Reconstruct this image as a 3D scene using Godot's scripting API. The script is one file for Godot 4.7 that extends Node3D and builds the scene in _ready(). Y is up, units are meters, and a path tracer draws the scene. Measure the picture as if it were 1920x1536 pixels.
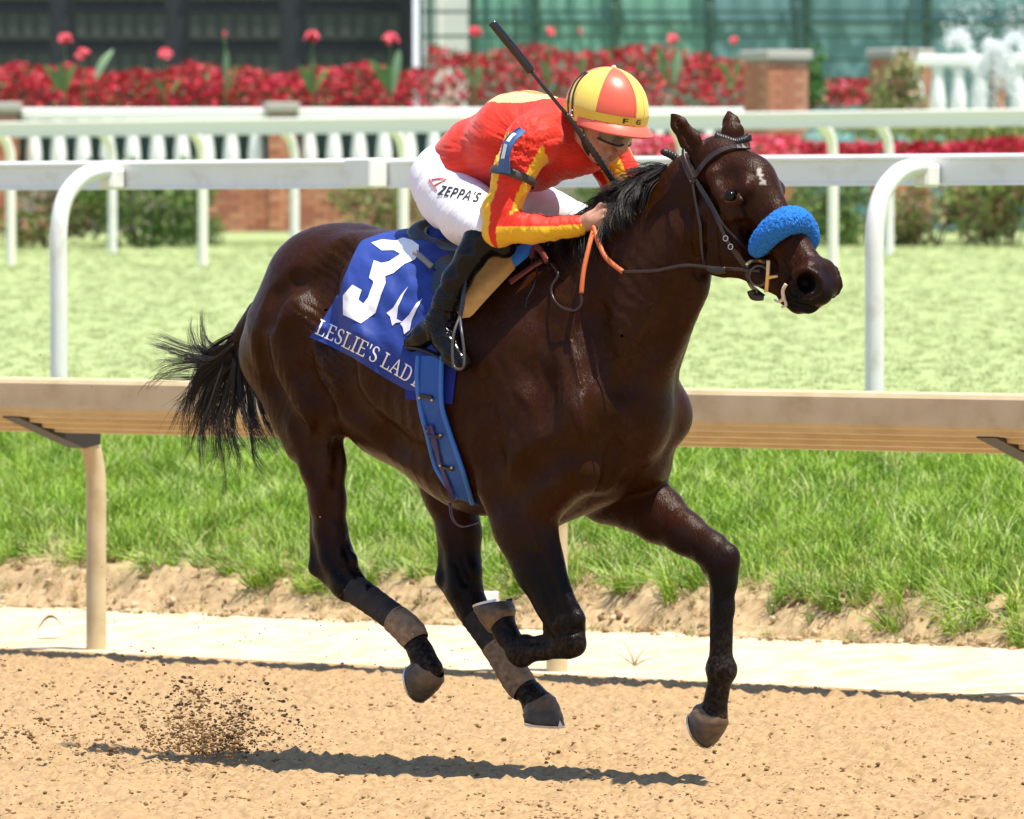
extends Node3D

# A bay racehorse at full gallop with its crouching jockey on a dirt track; rails, turf, flower beds and a tote board behind.
# The track runs at 41 degrees to the view. The horse, its tack and its rider are modelled in the horse's own frame:
# x along the horse, y up, z out on its off side (the side that faces the photographer).

const FOCAL := 15000.0          # pixels of a 1920 wide picture
const EYE := Vector3(0, 1.67, 0)
const LEVEL := 440.0            # row of the horizon
var tilt := atan((768.0 - LEVEL) / FOCAL)
var along := Vector3(cos(deg_to_rad(41.0)), 0, sin(deg_to_rad(41.0)))    # running direction of track, rails and horse
var across := Vector3(-sin(deg_to_rad(41.0)), 0, cos(deg_to_rad(41.0)))  # towards the outside of the track
var horse_at := Vector3(0, 0, -24.75)
var frame := Basis(along, Vector3.UP, across)
var rng := RandomNumberGenerator.new()
var taken := {}
var M := {}

# direction of a picture point, and the point at a depth or on the ground
func ray(px: float, py: float) -> Vector3:
	var d := Vector3((px - 960.0) / FOCAL, -(py - 768.0) / FOCAL, -1.0)
	return d.rotated(Vector3.RIGHT, -tilt)

func at(px: float, py: float, depth: float) -> Vector3:
	var d := ray(px, py)
	return EYE + d * (depth / -d.z)

# point of the horse's frame: lateral offset r from the horse's middle plane
func hp(px: float, py: float, r := 0.0) -> Vector3:
	var d := ray(px, py)
	var t := (r - (EYE - horse_at).dot(across)) / d.dot(across)
	return frame.transposed() * (EYE + d * t - horse_at)

func mirror(p: Vector3) -> Vector3:
	return Vector3(p.x, p.y, -p.z)

# ---------------------------------------------------------------- naming and materials
func numbered(called: String) -> String:
	taken[called] = taken.get(called, -1) + 1
	return called if taken[called] == 0 else "%s_%03d" % [called, taken[called]]

func tag(o: Node, label: String, category: String, group := "", kind := "") -> Node:
	o.set_meta("label", label)
	o.set_meta("category", category)
	if group: o.set_meta("group", group)
	if kind: o.set_meta("kind", kind)
	return o

func thing(called: String, label: String, category: String, where := Vector3.ZERO, basis_ := Basis.IDENTITY, group := "") -> Node3D:
	var o := Node3D.new()
	o.name = numbered(called)
	add_child(o)
	o.transform = Transform3D(basis_, where)
	tag(o, label, category, group)
	return o

func part(called: String, mesh: Mesh, material: Material, parent: Node, where := Transform3D.IDENTITY) -> MeshInstance3D:
	var o := MeshInstance3D.new()
	o.name = numbered(called) if parent == self else called
	o.mesh = mesh
	o.material_override = material
	o.transform = where
	parent.add_child(o, true)
	return o

func setting(called: String, mesh: Mesh, material: Material) -> MeshInstance3D:
	var o := part(called, mesh, material, self)
	o.set_meta("kind", "structure")
	return o

func paint(r: float, g: float, b: float, rough := 0.6, spec := 0.5) -> StandardMaterial3D:
	var m := StandardMaterial3D.new()
	m.albedo_color = Color(r, g, b).linear_to_srgb()
	m.roughness = rough
	m.metallic_specular = spec
	return m

func tinted(rough := 0.6, spec := 0.5) -> StandardMaterial3D:
	var m := paint(1, 1, 1, rough, spec)
	m.vertex_color_use_as_albedo = true
	return m

func noise_map(seed_: int, freq: float, size := 256, octaves := 4, normal := false, strength := 4.0, ramp: Gradient = null) -> NoiseTexture2D:
	var n := FastNoiseLite.new()
	n.seed = seed_
	n.frequency = freq
	n.fractal_octaves = octaves
	var t := NoiseTexture2D.new()
	t.width = size
	t.height = size
	t.seamless = true
	t.noise = n
	t.as_normal_map = normal
	t.bump_strength = strength
	if ramp: t.color_ramp = ramp
	return t

func ramp(stops: Array) -> Gradient:
	var g := Gradient.new()
	var o := PackedFloat32Array()
	var c := PackedColorArray()
	for s in stops:
		o.append(s[0])
		c.append(Color(s[1], s[2], s[3]).linear_to_srgb())
	g.offsets = o
	g.colors = c
	return g

func world_map(m: StandardMaterial3D, scale_: float, in_world := true) -> StandardMaterial3D:
	m.uv1_triplanar = true
	m.uv1_world_triplanar = in_world
	m.uv1_scale = Vector3.ONE * scale_
	return m

# ---------------------------------------------------------------- shapes
func start() -> SurfaceTool:
	var st := SurfaceTool.new()
	st.begin(Mesh.PRIMITIVE_TRIANGLES)
	return st

func finish(st: SurfaceTool) -> ArrayMesh:
	st.index()
	st.generate_normals()
	return st.commit()

func quad(st: SurfaceTool, a: Vector3, b: Vector3, c: Vector3, d: Vector3) -> void:
	for p in [a, b, c, a, c, d]:
		st.add_vertex(p)

# a box with chamfered long edges, centred in xf
func block(st: SurfaceTool, xf: Transform3D, size: Vector3, bevel := 0.0) -> void:
	var h := size * 0.5
	var b := minf(bevel, minf(h.x, minf(h.y, h.z)) * 0.9)
	st.set_smooth_group(-1)
	for axis in 3:
		var u := (axis + 1) % 3
		var w := (axis + 2) % 3
		for s in [-1.0, 1.0]:
			var p := []
			for q in [[-1, -1], [1, -1], [1, 1], [-1, 1]]:
				var v := Vector3.ZERO
				v[axis] = h[axis] * s
				v[u] = (h[u] - b) * q[0]
				v[w] = (h[w] - b) * q[1]
				p.append(xf * v)
			if s > 0: quad(st, p[3], p[2], p[1], p[0])
			else: quad(st, p[0], p[1], p[2], p[3])
	if b <= 0.0:
		return
	for axis in 3:
		var u := (axis + 1) % 3
		var w := (axis + 2) % 3
		for su in [-1.0, 1.0]:
			for sw in [-1.0, 1.0]:
				var p := []
				for q in [[-1, 0], [1, 0], [1, 1], [-1, 1]]:
					var v := Vector3.ZERO
					v[axis] = (h[axis] - b) * q[0]
					v[u] = su * (h[u] - (0.0 if q[1] == 0 else b))
					v[w] = sw * (h[w] - (b if q[1] == 0 else 0.0))
					p.append(xf * v)
				if su * sw > 0: quad(st, p[3], p[2], p[1], p[0])
				else: quad(st, p[0], p[1], p[2], p[3])
	for sx in [-1.0, 1.0]:
		for sy in [-1.0, 1.0]:
			for sz in [-1.0, 1.0]:
				var t := [xf * Vector3(sx * h.x, sy * (h.y - b), sz * (h.z - b)), xf * Vector3(sx * (h.x - b), sy * h.y, sz * (h.z - b)), xf * Vector3(sx * (h.x - b), sy * (h.y - b), sz * h.z)]
				if sx * sy * sz > 0: t.reverse()
				for q in t: st.add_vertex(q)

func box_mesh(size: Vector3, bevel := 0.0) -> ArrayMesh:
	var st := start()
	block(st, Transform3D.IDENTITY, size, bevel)
	return finish(st)

# a smooth curve through points (Catmull-Rom), n steps between each pair
func smooth_path(points: Array, n := 8) -> PackedVector3Array:
	var out := PackedVector3Array()
	for i in points.size() - 1:
		var p0: Vector3 = points[maxi(i - 1, 0)]
		var p1: Vector3 = points[i]
		var p2: Vector3 = points[i + 1]
		var p3: Vector3 = points[mini(i + 2, points.size() - 1)]
		for k in n:
			out.append(p1.cubic_interpolate(p2, p0, p3, float(k) / n))
	out.append(points[-1])
	return out

# a tube along a path; radius gives [across, thick] at 0..1; face: the way its flat side looks
func tube(st: SurfaceTool, path: PackedVector3Array, wide: Callable, sides := 8, face := Vector3.ZERO, power := 2.0) -> void:
	var rings := []
	var up := face
	for i in path.size():
		var way := (path[mini(i + 1, path.size() - 1)] - path[maxi(i - 1, 0)]).normalized()
		if up == Vector3.ZERO:
			up = way.cross(Vector3(0.3, 0.9, 0.2)).normalized()
		var n := (up - way * up.dot(way)).normalized()
		if face == Vector3.ZERO:
			up = n
		var s := way.cross(n)
		var r: Vector2 = wide.call(float(i) / (path.size() - 1))
		var ring := PackedVector3Array()
		for k in sides:
			var a := TAU * k / sides
			var c := cos(a)
			var z := sin(a)
			if power != 2.0:
				c = signf(c) * pow(absf(c), 2.0 / power)
				z = signf(z) * pow(absf(z), 2.0 / power)
			ring.append(path[i] + s * c * r.x + n * z * r.y)
		rings.append(ring)
	st.set_smooth_group(0)
	for i in rings.size() - 1:
		for k in sides:
			var l := (k + 1) % sides
			quad(st, rings[i][k], rings[i][l], rings[i + 1][l], rings[i + 1][k])
	for e in [0, rings.size() - 1]:
		var mid := path[e]
		for k in sides:
			var l := (k + 1) % sides
			if e == 0:
				for q in [mid, rings[e][l], rings[e][k]]: st.add_vertex(q)
			else:
				for q in [mid, rings[e][k], rings[e][l]]: st.add_vertex(q)

func tube_mesh(points: Array, r0: float, r1: float, sides := 8, n := 6, thick := -1.0, face := Vector3.ZERO, power := 2.0) -> ArrayMesh:
	var st := start()
	tube(st, smooth_path(points, n), func(t): return Vector2(lerpf(r0, r1, t), lerpf(r0, r1, t) if thick < 0.0 else thick), sides, face, power)
	return finish(st)

# a profile (x out, y up) turned about the y axis
func lathe(st: SurfaceTool, profile: Array, xf := Transform3D.IDENTITY, sides := 16) -> void:
	st.set_smooth_group(0)
	for i in profile.size() - 1:
		for k in sides:
			var a := TAU * k / sides
			var b := TAU * (k + 1) / sides
			var p: Vector2 = profile[i]
			var q: Vector2 = profile[i + 1]
			quad(st, xf * Vector3(p.x * cos(a), p.y, p.x * sin(a)), xf * Vector3(p.x * cos(b), p.y, p.x * sin(b)), xf * Vector3(q.x * cos(b), q.y, q.x * sin(b)), xf * Vector3(q.x * cos(a), q.y, q.x * sin(a)))

# a closed outline in the xy plane swept from z0 to z1 along z
func sweep(st: SurfaceTool, outline: PackedVector2Array, xf: Transform3D, z0: float, z1: float, smooth := -1) -> void:
	st.set_smooth_group(smooth)
	var n := outline.size()
	for i in n:
		var a := outline[i]
		var b := outline[(i + 1) % n]
		quad(st, xf * Vector3(a.x, a.y, z0), xf * Vector3(b.x, b.y, z0), xf * Vector3(b.x, b.y, z1), xf * Vector3(a.x, a.y, z1))
	var tri := Geometry2D.triangulate_polygon(outline)
	st.set_smooth_group(-1)
	for z in [z0, z1]:
		for i in range(0, tri.size(), 3):
			var o := [0, 1, 2] if z == z1 else [2, 1, 0]
			for k in o:
				st.add_vertex(xf * Vector3(outline[tri[i + k]].x, outline[tri[i + k]].y, z))

func array_mesh(arrays: Array) -> ArrayMesh:
	var m := ArrayMesh.new()
	m.add_surface_from_arrays(Mesh.PRIMITIVE_TRIANGLES, arrays)
	return m

func stuff(called: String, mesh: Mesh, material: Material, places: Array, colors: Array, parent: Node = self) -> MultiMeshInstance3D:
	var mm := MultiMesh.new()
	mm.transform_format = MultiMesh.TRANSFORM_3D
	mm.use_colors = colors.size() > 0
	mm.mesh = mesh
	mm.instance_count = places.size()
	for i in places.size():
		mm.set_instance_transform(i, places[i])
		if colors.size(): mm.set_instance_color(i, colors[i])
	var o := MultiMeshInstance3D.new()
	o.name = numbered(called) if parent == self else called
	o.multimesh = mm
	o.material_override = material
	o.set_meta("kind", "stuff")
	parent.add_child(o, true)
	return o

func _ready() -> void:
	rng.seed = 7
	# ---- camera, sky, sun, exposure
	var cam := Camera3D.new()
	cam.name = "camera"
	add_child(cam)
	cam.position = EYE
	cam.rotation.x = -tilt
	cam.fov = rad_to_deg(2.0 * atan(768.0 / FOCAL))
	cam.near = 0.5
	cam.far = 600.0
	var lens := CameraAttributesPhysical.new()
	lens.frustum_focal_length = 280.0
	lens.frustum_focus_distance = 24.5
	lens.exposure_aperture = 9.0
	lens.frustum_near = 0.5
	lens.frustum_far = 600.0
	cam.attributes = lens
	cam.fov = rad_to_deg(2.0 * atan(768.0 / FOCAL))
	cam.current = true
	var env := Environment.new()
	env.background_mode = Environment.BG_SKY
	var sky := ProceduralSkyMaterial.new()
	sky.sky_top_color = Color(0.41, 0.52, 0.68)
	sky.sky_horizon_color = Color(0.79, 0.80, 0.81)
	sky.sky_curve = 0.12
	sky.ground_bottom_color = Color(0.32, 0.30, 0.24)
	sky.ground_horizon_color = Color(0.55, 0.56, 0.55)
	sky.sky_energy_multiplier = 1.0
	env.sky = Sky.new()
	env.sky.sky_material = sky
	env.tonemap_mode = Environment.TONE_MAPPER_LINEAR
	env.tonemap_exposure = 2.12
	env.sdfgi_enabled = true
	env.ssao_enabled = true
	env.ssil_enabled = true
	var we := WorldEnvironment.new()
	we.name = "environment"
	we.environment = env
	add_child(we)
	var sun := DirectionalLight3D.new()
	sun.name = "sun"
	add_child(sun)
	sun.light_energy = 1.25
	sun.light_color = Color(1.0, 0.965, 0.90)
	sun.light_angular_distance = 0.5
	sun.shadow_enabled = true
	sun.look_at_from_position(Vector3(0.25, 1.0, 0.17) * 50.0, Vector3.ZERO, Vector3(0, 0, 1))
	build_materials()
	build_setting()
	build_horse()
	build_tack()
	build_jockey()
	build_details()

func build_materials() -> void:
	M.horn = tinted(0.5, 0.4)
	M.steel = paint(0.55, 0.55, 0.55, 0.35)
	M.steel.metallic = 0.9
	M.eye = paint(0.006, 0.004, 0.003, 0.12, 0.32)
	M.hair = paint(0.012, 0.0098, 0.0085, 0.42, 0.5)
	M.tail_hair = paint(0.019, 0.0155, 0.0135, 0.42, 0.5)
	# track dirt: tan with darker damp crumbs
	M.dirt = paint(1, 1, 1, 0.95, 0.2)
	M.dirt.albedo_texture = noise_map(21, 0.03, 1024, 6, false, 1.0, ramp([[0.0, 0.20, 0.123, 0.060], [0.35, 0.315, 0.206, 0.106], [0.6, 0.37, 0.25, 0.133], [1.0, 0.42, 0.30, 0.172]]))
	M.dirt.heightmap_enabled = true
	M.dirt.heightmap_texture = noise_map(22, 0.06, 512, 4)
	M.dirt.heightmap_scale = 0.6
	world_map(M.dirt, 0.9)
	M.sand = paint(1, 1, 1, 0.95, 0.2)
	M.sand.albedo_texture = noise_map(23, 0.012, 512, 5, false, 1.0, ramp([[0.0, 0.42, 0.32, 0.19], [0.4, 0.55, 0.45, 0.30], [1.0, 0.64, 0.55, 0.40]]))
	M.sand.heightmap_enabled = true
	M.sand.heightmap_texture = noise_map(22, 0.06, 512, 4)
	M.sand.heightmap_scale = 0.4
	world_map(M.sand, 0.7)
	M.earth = paint(1, 1, 1, 0.95, 0.2)
	M.earth.albedo_texture = noise_map(24, 0.03, 512, 5, false, 1.0, ramp([[0.0, 0.17, 0.105, 0.055], [0.4, 0.37, 0.26, 0.14], [1.0, 0.55, 0.43, 0.27]]))
	world_map(M.earth, 1.3)
	M.turf = paint(1, 1, 1, 0.9, 0.2)
	M.turf.albedo_texture = noise_map(25, 0.02, 1024, 5, false, 1.0, ramp([[0.0, 0.278, 0.335, 0.140], [0.5, 0.312, 0.37, 0.165], [1.0, 0.345, 0.398, 0.190]]))
	world_map(M.turf, 0.35)
	M.blade = tinted(0.55, 0.35)
	M.blade.backlight_enabled = true
	M.blade.backlight = Color(0.55, 0.55, 0.35)
	M.leaf = tinted(0.5, 0.4)
	M.leaf.backlight_enabled = true
	M.leaf.backlight = Color(0.35, 0.35, 0.3)
	M.tan_paint = paint(1, 1, 1, 0.5, 0.4)
	M.tan_paint.albedo_texture = noise_map(26, 0.01, 512, 5, false, 1.0, ramp([[0.0, 0.43, 0.33, 0.18], [0.5, 0.57, 0.46, 0.27], [1.0, 0.63, 0.52, 0.33]]))
	world_map(M.tan_paint, 1.2)
	M.bracket = paint(0.03, 0.024, 0.02, 0.6)
	M.white_paint = paint(0.84, 0.84, 0.83, 0.4)
	M.white_paint.albedo_texture = noise_map(27, 0.006, 512, 5, false, 1.0, ramp([[0.0, 0.70, 0.66, 0.58], [0.32, 0.93, 0.92, 0.90], [1.0, 1.0, 1.0, 1.0]]))
	world_map(M.white_paint, 1.4)
	M.cream_paint = paint(0.84, 0.82, 0.74, 0.4)
	M.stone = paint(0.42, 0.40, 0.37, 0.85)
	M.balustrade = paint(0.84, 0.84, 0.83, 0.7)
	M.mortar = paint(0.30, 0.25, 0.22, 0.95)
	M.bricks = [paint(0.45, 0.17, 0.095, 0.9), paint(0.50, 0.20, 0.115, 0.9), paint(0.38, 0.13, 0.075, 0.9), paint(0.54, 0.25, 0.15, 0.9)]
	M.board = paint(0.018, 0.021, 0.030, 0.5)
	M.panel = paint(0.030, 0.036, 0.036, 0.45)
	M.digit = paint(0.050, 0.056, 0.052, 0.5)
	M.plaster = paint(0.82, 0.81, 0.77, 0.9)
	M.green_post = paint(0.035, 0.085, 0.062, 0.5)
	M.screen = paint(0.17, 0.37, 0.30, 0.75)
	M.screen_blue = paint(0.14, 0.28, 0.29, 0.75)
	M.box_hedge = paint(0.015, 0.05, 0.035, 0.9)
	M.water = paint(0.90, 0.95, 0.97, 0.3, 0.5)
	M.water.transparency = BaseMaterial3D.TRANSPARENCY_ALPHA
	M.water.albedo_color.a = 0.8
	M.pool = paint(0.20, 0.42, 0.40, 0.08, 0.5)

# ---------------------------------------------------------------- the place: strips that run along the track
var rail_foot := Vector3(-1.67, 0, -32.1)      # a post of the dirt track's rail

func sp(s: float, p: float, y := 0.0) -> Vector3:
	return rail_foot + along * s - across * p + Vector3(0, y, 0)

func p_of(v: Vector3) -> float:
	return (v - rail_foot).dot(-across)

func s_of(v: Vector3) -> float:
	return (v - rail_foot).dot(along)

# where the ray of a picture column meets the vertical plane p = const: its s
func s_at(px: float, p: float) -> float:
	var d := ray(px, LEVEL)
	var t := (p - (EYE - rail_foot).dot(-across)) / d.dot(-across)
	return s_of(EYE + d * t)

var lumps := FastNoiseLite.new()

func height(s: float, p: float) -> float:
	if p < -0.2:
		return 0.0
	if p < 1.15:
		return lerpf(0.0, 0.09, smoothstep(-0.2, 1.15, p))
	var edge := 1.15 + 0.10 * lumps.get_noise_2d(s * 60.0, 3.0)
	if p < 1.55:
		return lerpf(0.09, 0.27, smoothstep(edge, edge + 0.32, p)) + 0.02 * lumps.get_noise_2d(s * 150.0, p * 150.0)
	if p < 3.9:
		return lerpf(0.27, 0.737, pow((p - 1.55) / 2.35, 0.85)) + 0.025 * lumps.get_noise_2d(s * 50.0, p * 50.0)
	if p < 36.0:
		return 0.737 + (p - 3.9) * 0.0249
	return 1.536 + (p - 36.0) * 0.006

func strip(rows: Array, cols: Array, rough: Callable) -> ArrayMesh:
	var v := PackedVector3Array()
	var ix := PackedInt32Array()
	var w := cols.size()
	for p in rows:
		for s in cols:
			v.append(sp(s, p, height(s, p) + rough.call(s, p)))
	for j in rows.size() - 1:
		for i in w - 1:
			var o := j * w + i
			ix.append_array(PackedInt32Array([o, o + w, o + 1, o + 1, o + w, o + w + 1]))
	var a := []
	a.resize(Mesh.ARRAY_MAX)
	a[Mesh.ARRAY_VERTEX] = v
	a[Mesh.ARRAY_INDEX] = ix
	var st := SurfaceTool.new()
	st.create_from(array_mesh(a), 0)
	st.generate_normals()
	return st.commit()

func steps(a: float, b: float, d: float) -> Array:
	var o := []
	var n := int(ceil((b - a) / d))
	for i in n + 1:
		o.append(lerpf(a, b, float(i) / n))
	return o

# old hoof prints, by half metres along the track
var prints := {}

func stamp_prints() -> void:
	var r := RandomNumberGenerator.new()
	r.seed = 19
	for i in 120:
		var q := [r.randf_range(-1.2, 9.2), r.randf_range(-7.6, -0.5), r.randf_range(0.008, 0.024)]
		for k in range(-1, 2):
			var key := int(floor(q[0] * 2.0)) + k
			if not prints.has(key): prints[key] = []
			prints[key].append(q)

func dirt_rough(s: float, p: float) -> float:
	if s < -1.4 or s > 9.4 or p < -7.8:
		return 0.0
	var e := clampf(-p * 3.0 - 0.3, 0.0, 1.0)
	var h := 0.012 * lumps.get_noise_2d(s * 60.0, p * 110.0) + 0.030 * maxf(lumps.get_noise_2d(s * 300.0 + 40.0, p * 420.0), -0.25) + 0.020 * lumps.get_noise_2d(s * 800.0, p * 1000.0)
	for q in prints.get(int(floor(s * 2.0)), []):
		var u: float = (s - q[0]) / 0.085
		var w: float = (p - q[1]) / 0.070
		var d := u * u + w * w
		if d < 3.0:
			h += (-q[2] * (1.0 - d) if d < 1.0 else 0.35 * q[2] * (d - 1.0) * (3.0 - d)) * (1.0 if d < 1.0 else 0.8)
	return h * e + 0.012 * sin(p * 46.0 + 2.0 * lumps.get_noise_2d(s * 30.0, p * 30.0)) * e * 0.5

func build_setting() -> void:
	lumps.seed = 4
	lumps.frequency = 0.02
	stamp_prints()
	build_ground()
	build_dirt_rail()
	build_turf_rails()
	build_background()

func build_ground() -> void:
	var cols := [-160.0, -80.0, -40.0, -20.0, -8.0, -3.0]
	cols.append_array(steps(-1.4, 9.4, 0.026))
	cols.append_array([11.0, 16.0, 30.0, 80.0, 160.0])
	var rows := [-90.0, -40.0, -20.0, -12.0, -9.0]
	rows.append_array(steps(-7.8, -0.12, 0.026))
	setting("dirt_track", strip(rows, cols, dirt_rough), M.dirt)
	var far_cols := [-160.0, -80.0, -40.0, -20.0, -10.0]
	far_cols.append_array(steps(-6.0, 8.0, 0.05))
	far_cols.append_array([12.0, 30.0, 80.0, 160.0])
	setting("sand_verge", strip(steps(-0.12, 1.14, 0.05), far_cols, func(s, p): return 0.012 * lumps.get_noise_2d(s * 120.0, p * 120.0) * smoothstep(-0.1, 0.1, p)), M.sand)
	setting("earth_bank", strip(steps(1.14, 2.12, 0.03), far_cols, func(s, p): return (0.045 * lumps.get_noise_2d(s * 240.0, p * 400.0) + 0.025 * lumps.get_noise_2d(s * 800.0, p * 900.0)) * smoothstep(1.15, 1.25, p) * (1.0 - smoothstep(1.9, 2.1, p))), M.earth)
	var turf_rows := steps(2.12, 4.4, 0.12)
	turf_rows.append_array(steps(5.0, 60.0, 2.5))
	turf_rows.append_array([80.0, 120.0, 200.0, 330.0])
	setting("turf", strip(turf_rows, steps(-160.0, 160.0, 1.0), func(_s, _p): return 0.0), M.turf)

# ---- rails
func rail_beam(outline: Array, s0: float, s1: float, p: float) -> ArrayMesh:
	# outline: x towards the photographer, y up
	var o := PackedVector2Array(outline)
	var st := start()
	sweep(st, o, Transform3D(Basis(across, Vector3.UP, -along), sp(0, p)), -s1, -s0)
	return finish(st)

func build_dirt_rail() -> void:
	var s0 := -12.2
	var s1 := 14.6
	var r := thing("track_rail", "dusty tan running rail with black brackets along the edge of the dirt", "rail", sp(0, 0))
	var home := Transform3D(Basis.IDENTITY, -sp(0, 0))
	var beam := [Vector2(-0.13, 1.085), Vector2(-0.02, 1.104), Vector2(0.035, 1.106), Vector2(0.055, 1.098), Vector2(0.064, 1.082), Vector2(0.066, 0.985), Vector2(0.058, 0.972), Vector2(0.04, 0.966), Vector2(0.032, 0.950), Vector2(-0.03, 0.944), Vector2(-0.036, 0.926), Vector2(-0.10, 0.920), Vector2(-0.106, 0.903), Vector2(-0.17, 0.897), Vector2(-0.176, 0.884), Vector2(-0.22, 0.880), Vector2(-0.24, 0.93), Vector2(-0.20, 1.04)]
	beam.reverse()
	part("beam", rail_beam(beam, s0, s1, -0.46), M.tan_paint, r, home)
	var post := tube_mesh([Vector3(0, -0.15, 0), Vector3(0, 0.3, 0), Vector3(0, 0.62, 0), Vector3(0, 0.76, 0.012), Vector3(0, 0.86, 0.06), Vector3(0, 0.915, 0.14)], 0.041, 0.041, 16, 6)
	var st := start()
	var plate := PackedVector2Array([Vector2(0.02, 0.83), Vector2(0.02, 0.92), Vector2(0.10, 0.955), Vector2(0.47, 0.962), Vector2(0.49, 0.945), Vector2(0.28, 0.872), Vector2(0.11, 0.815)])
	plate.reverse()
	sweep(st, plate, Transform3D(Basis(Vector3(0, 0, 1), Vector3.UP, Vector3(-1, 0, 0)), Vector3.ZERO), -0.045, 0.045)
	var bracket := finish(st)
	var b := Basis(along, Vector3.UP, across)
	for i in range(-5, 7):
		var at_ := Transform3D(b, along * (2.44 * i))
		part("post", post, M.tan_paint, r, at_)
		part("bracket", bracket, M.bracket, r, at_)

func goose_post(rise: float, reach: float, r: float) -> ArrayMesh:
	# curves over towards -z (in the frame: away from the photographer) when reach > 0
	return tube_mesh([Vector3(0, -0.1, 0), Vector3(0, rise * 0.5, 0), Vector3(0, rise - 0.30, 0), Vector3(0, rise - 0.14, -reach * 0.12), Vector3(0, rise - 0.045, -reach * 0.42), Vector3(0, rise - 0.012, -reach * 0.75), Vector3(0, rise - 0.012, -reach)], r, r, 14, 6)

func build_turf_rails() -> void:
	var face := [Vector2(-0.055, 0.0), Vector2(-0.05, 0.012), Vector2(0.045, 0.012), Vector2(0.055, 0.0), Vector2(0.056, -0.012), Vector2(0.046, -0.018), Vector2(0.044, -0.108), Vector2(0.052, -0.113), Vector2(0.052, -0.125), Vector2(-0.05, -0.125)]
	face.reverse()
	var b := Basis(along, Vector3.UP, across)
	# the near one: its posts stand on this side and curl over to it
	var p := 3.80
	var foot := sp(s_at(1640, p), p)
	var s0 := s_of(foot)
	var r := thing("turf_rail", "white gooseneck rail between the grass bank and the mown turf", "rail", foot)
	var home := Transform3D(Basis.IDENTITY, -foot)
	var lift := []
	for v in face: lift.append(v + Vector2(0, 2.008))
	part("beam", rail_beam(lift, s0 - 26.0, s0 + 20.0, p + 0.46), M.white_paint, r, home)
	var post := goose_post(1.262, 0.36, 0.041)
	var clamp_ := box_mesh(Vector3(0.085, 0.10, 0.10), 0.012)
	var collar := box_mesh(Vector3(0.16, 0.135, 0.125), 0.008)
	for i in range(-10, 8):
		var s := s0 + 2.44 * i
		var g := height(s, p)
		var t := Transform3D(b, along * (2.44 * i) + Vector3(0, g, 0))
		part("post", post, M.white_paint, r, t)
		part("clamp", clamp_, M.white_paint, r, t * Transform3D(Basis.IDENTITY, Vector3(0, 1.215, -0.36)))
	for i in [-3, 0, 3]:
		part("joint_sleeve", collar, M.white_paint, r, Transform3D(b, along * (2.44 * i - 2.95) + Vector3(0, 1.953, -0.46)))
	# the far pair: they lean towards the turf
	for k in 2:
		var pf: float = [29.8, 33.9][k]
		var px: float = [380.0, 552.0][k]
		var f := sp(s_at(px, pf), pf)
		var sf := s_of(f)
		var rr := thing("turf_rail", ["cream white rail along the garden edge of the turf, on the turf side", "pure white rail along the garden edge of the turf, on the bushes' side"][k], "rail", f)
		var base := height(0, pf)
		lift = []
		for v in face: lift.append(v * Vector2(1.0, 1.0) + Vector2(0, base + [1.315, 1.275][k]))
		part("beam", rail_beam(lift, sf - 34.0, sf + 30.0, pf - 0.42), [M.cream_paint, M.white_paint][k], rr, Transform3D(Basis.IDENTITY, -f))
		var fp := goose_post([1.27, 1.23][k], -0.38, 0.044)
		for i in range(-13, 12):
			part("post", fp, [M.cream_paint, M.white_paint][k], rr, Transform3D(b, along * (2.44 * i) + Vector3(0, base, 0)))

# ---------------------------------------------------------------- beyond the turf: walls, beds, boards, fountain
var brick := ArrayMesh.new()

func clad(o: Node3D, w: float, h: float, d: float, yaw_faces: Array) -> void:
	# bricks in running bond on the given faces of a box w x h x d standing at o's origin
	var bw := 0.215
	var bh := 0.075
	for face in yaw_faces:
		var turn := Basis(Vector3.UP, face)
		var span := w if absf(sin(face)) < 0.5 else d
		var out := (d if absf(sin(face)) < 0.5 else w) * 0.5
		var n := 0
		for j in int(h / bh):
			var x := -span * 0.5 - (bw * 0.5 if j % 2 else 0.0)
			while x < span * 0.5 - 0.02:
				var a := maxf(x, -span * 0.5)
				var b := minf(x + bw - 0.012, span * 0.5)
				if b - a > 0.03:
					var t := Transform3D(turn * Basis.from_scale(Vector3(b - a, bh - 0.012, 1.0)), turn * Vector3((a + b) * 0.5, (j + 0.5) * bh, out))
					part("brick", brick, M.bricks[(j * 7 + n * 3 + int(out * 100)) % 4], o, t)
				n += 1
				x += bw

func pier(px0: float, px1: float, top: float, base_y: float, depth: float, label: String, yaw: float, faces: Array) -> void:
	var c := at((px0 + px1) * 0.5, top, depth)
	var wide := (px1 - px0) * depth / FOCAL / (absf(sin(yaw)) + absf(cos(yaw)))
	var h := c.y - base_y
	var o := thing("brick_pier", label, "pier", Vector3(c.x, base_y, c.z), Basis(Vector3.UP, yaw), "brick piers of the garden wall")
	var cap := 0.105
	part("core", box_mesh(Vector3(wide - 0.012, h - cap, wide - 0.012)), M.mortar, o, Transform3D(Basis.IDENTITY, Vector3(0, (h - cap) * 0.5, 0)))
	clad(o, wide - 0.012, h - cap, wide - 0.012, faces)
	part("capstone", box_mesh(Vector3(wide + 0.08, cap, wide + 0.08), 0.015), M.stone, o, Transform3D(Basis.IDENTITY, Vector3(0, h - cap * 0.5, 0)))

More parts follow.
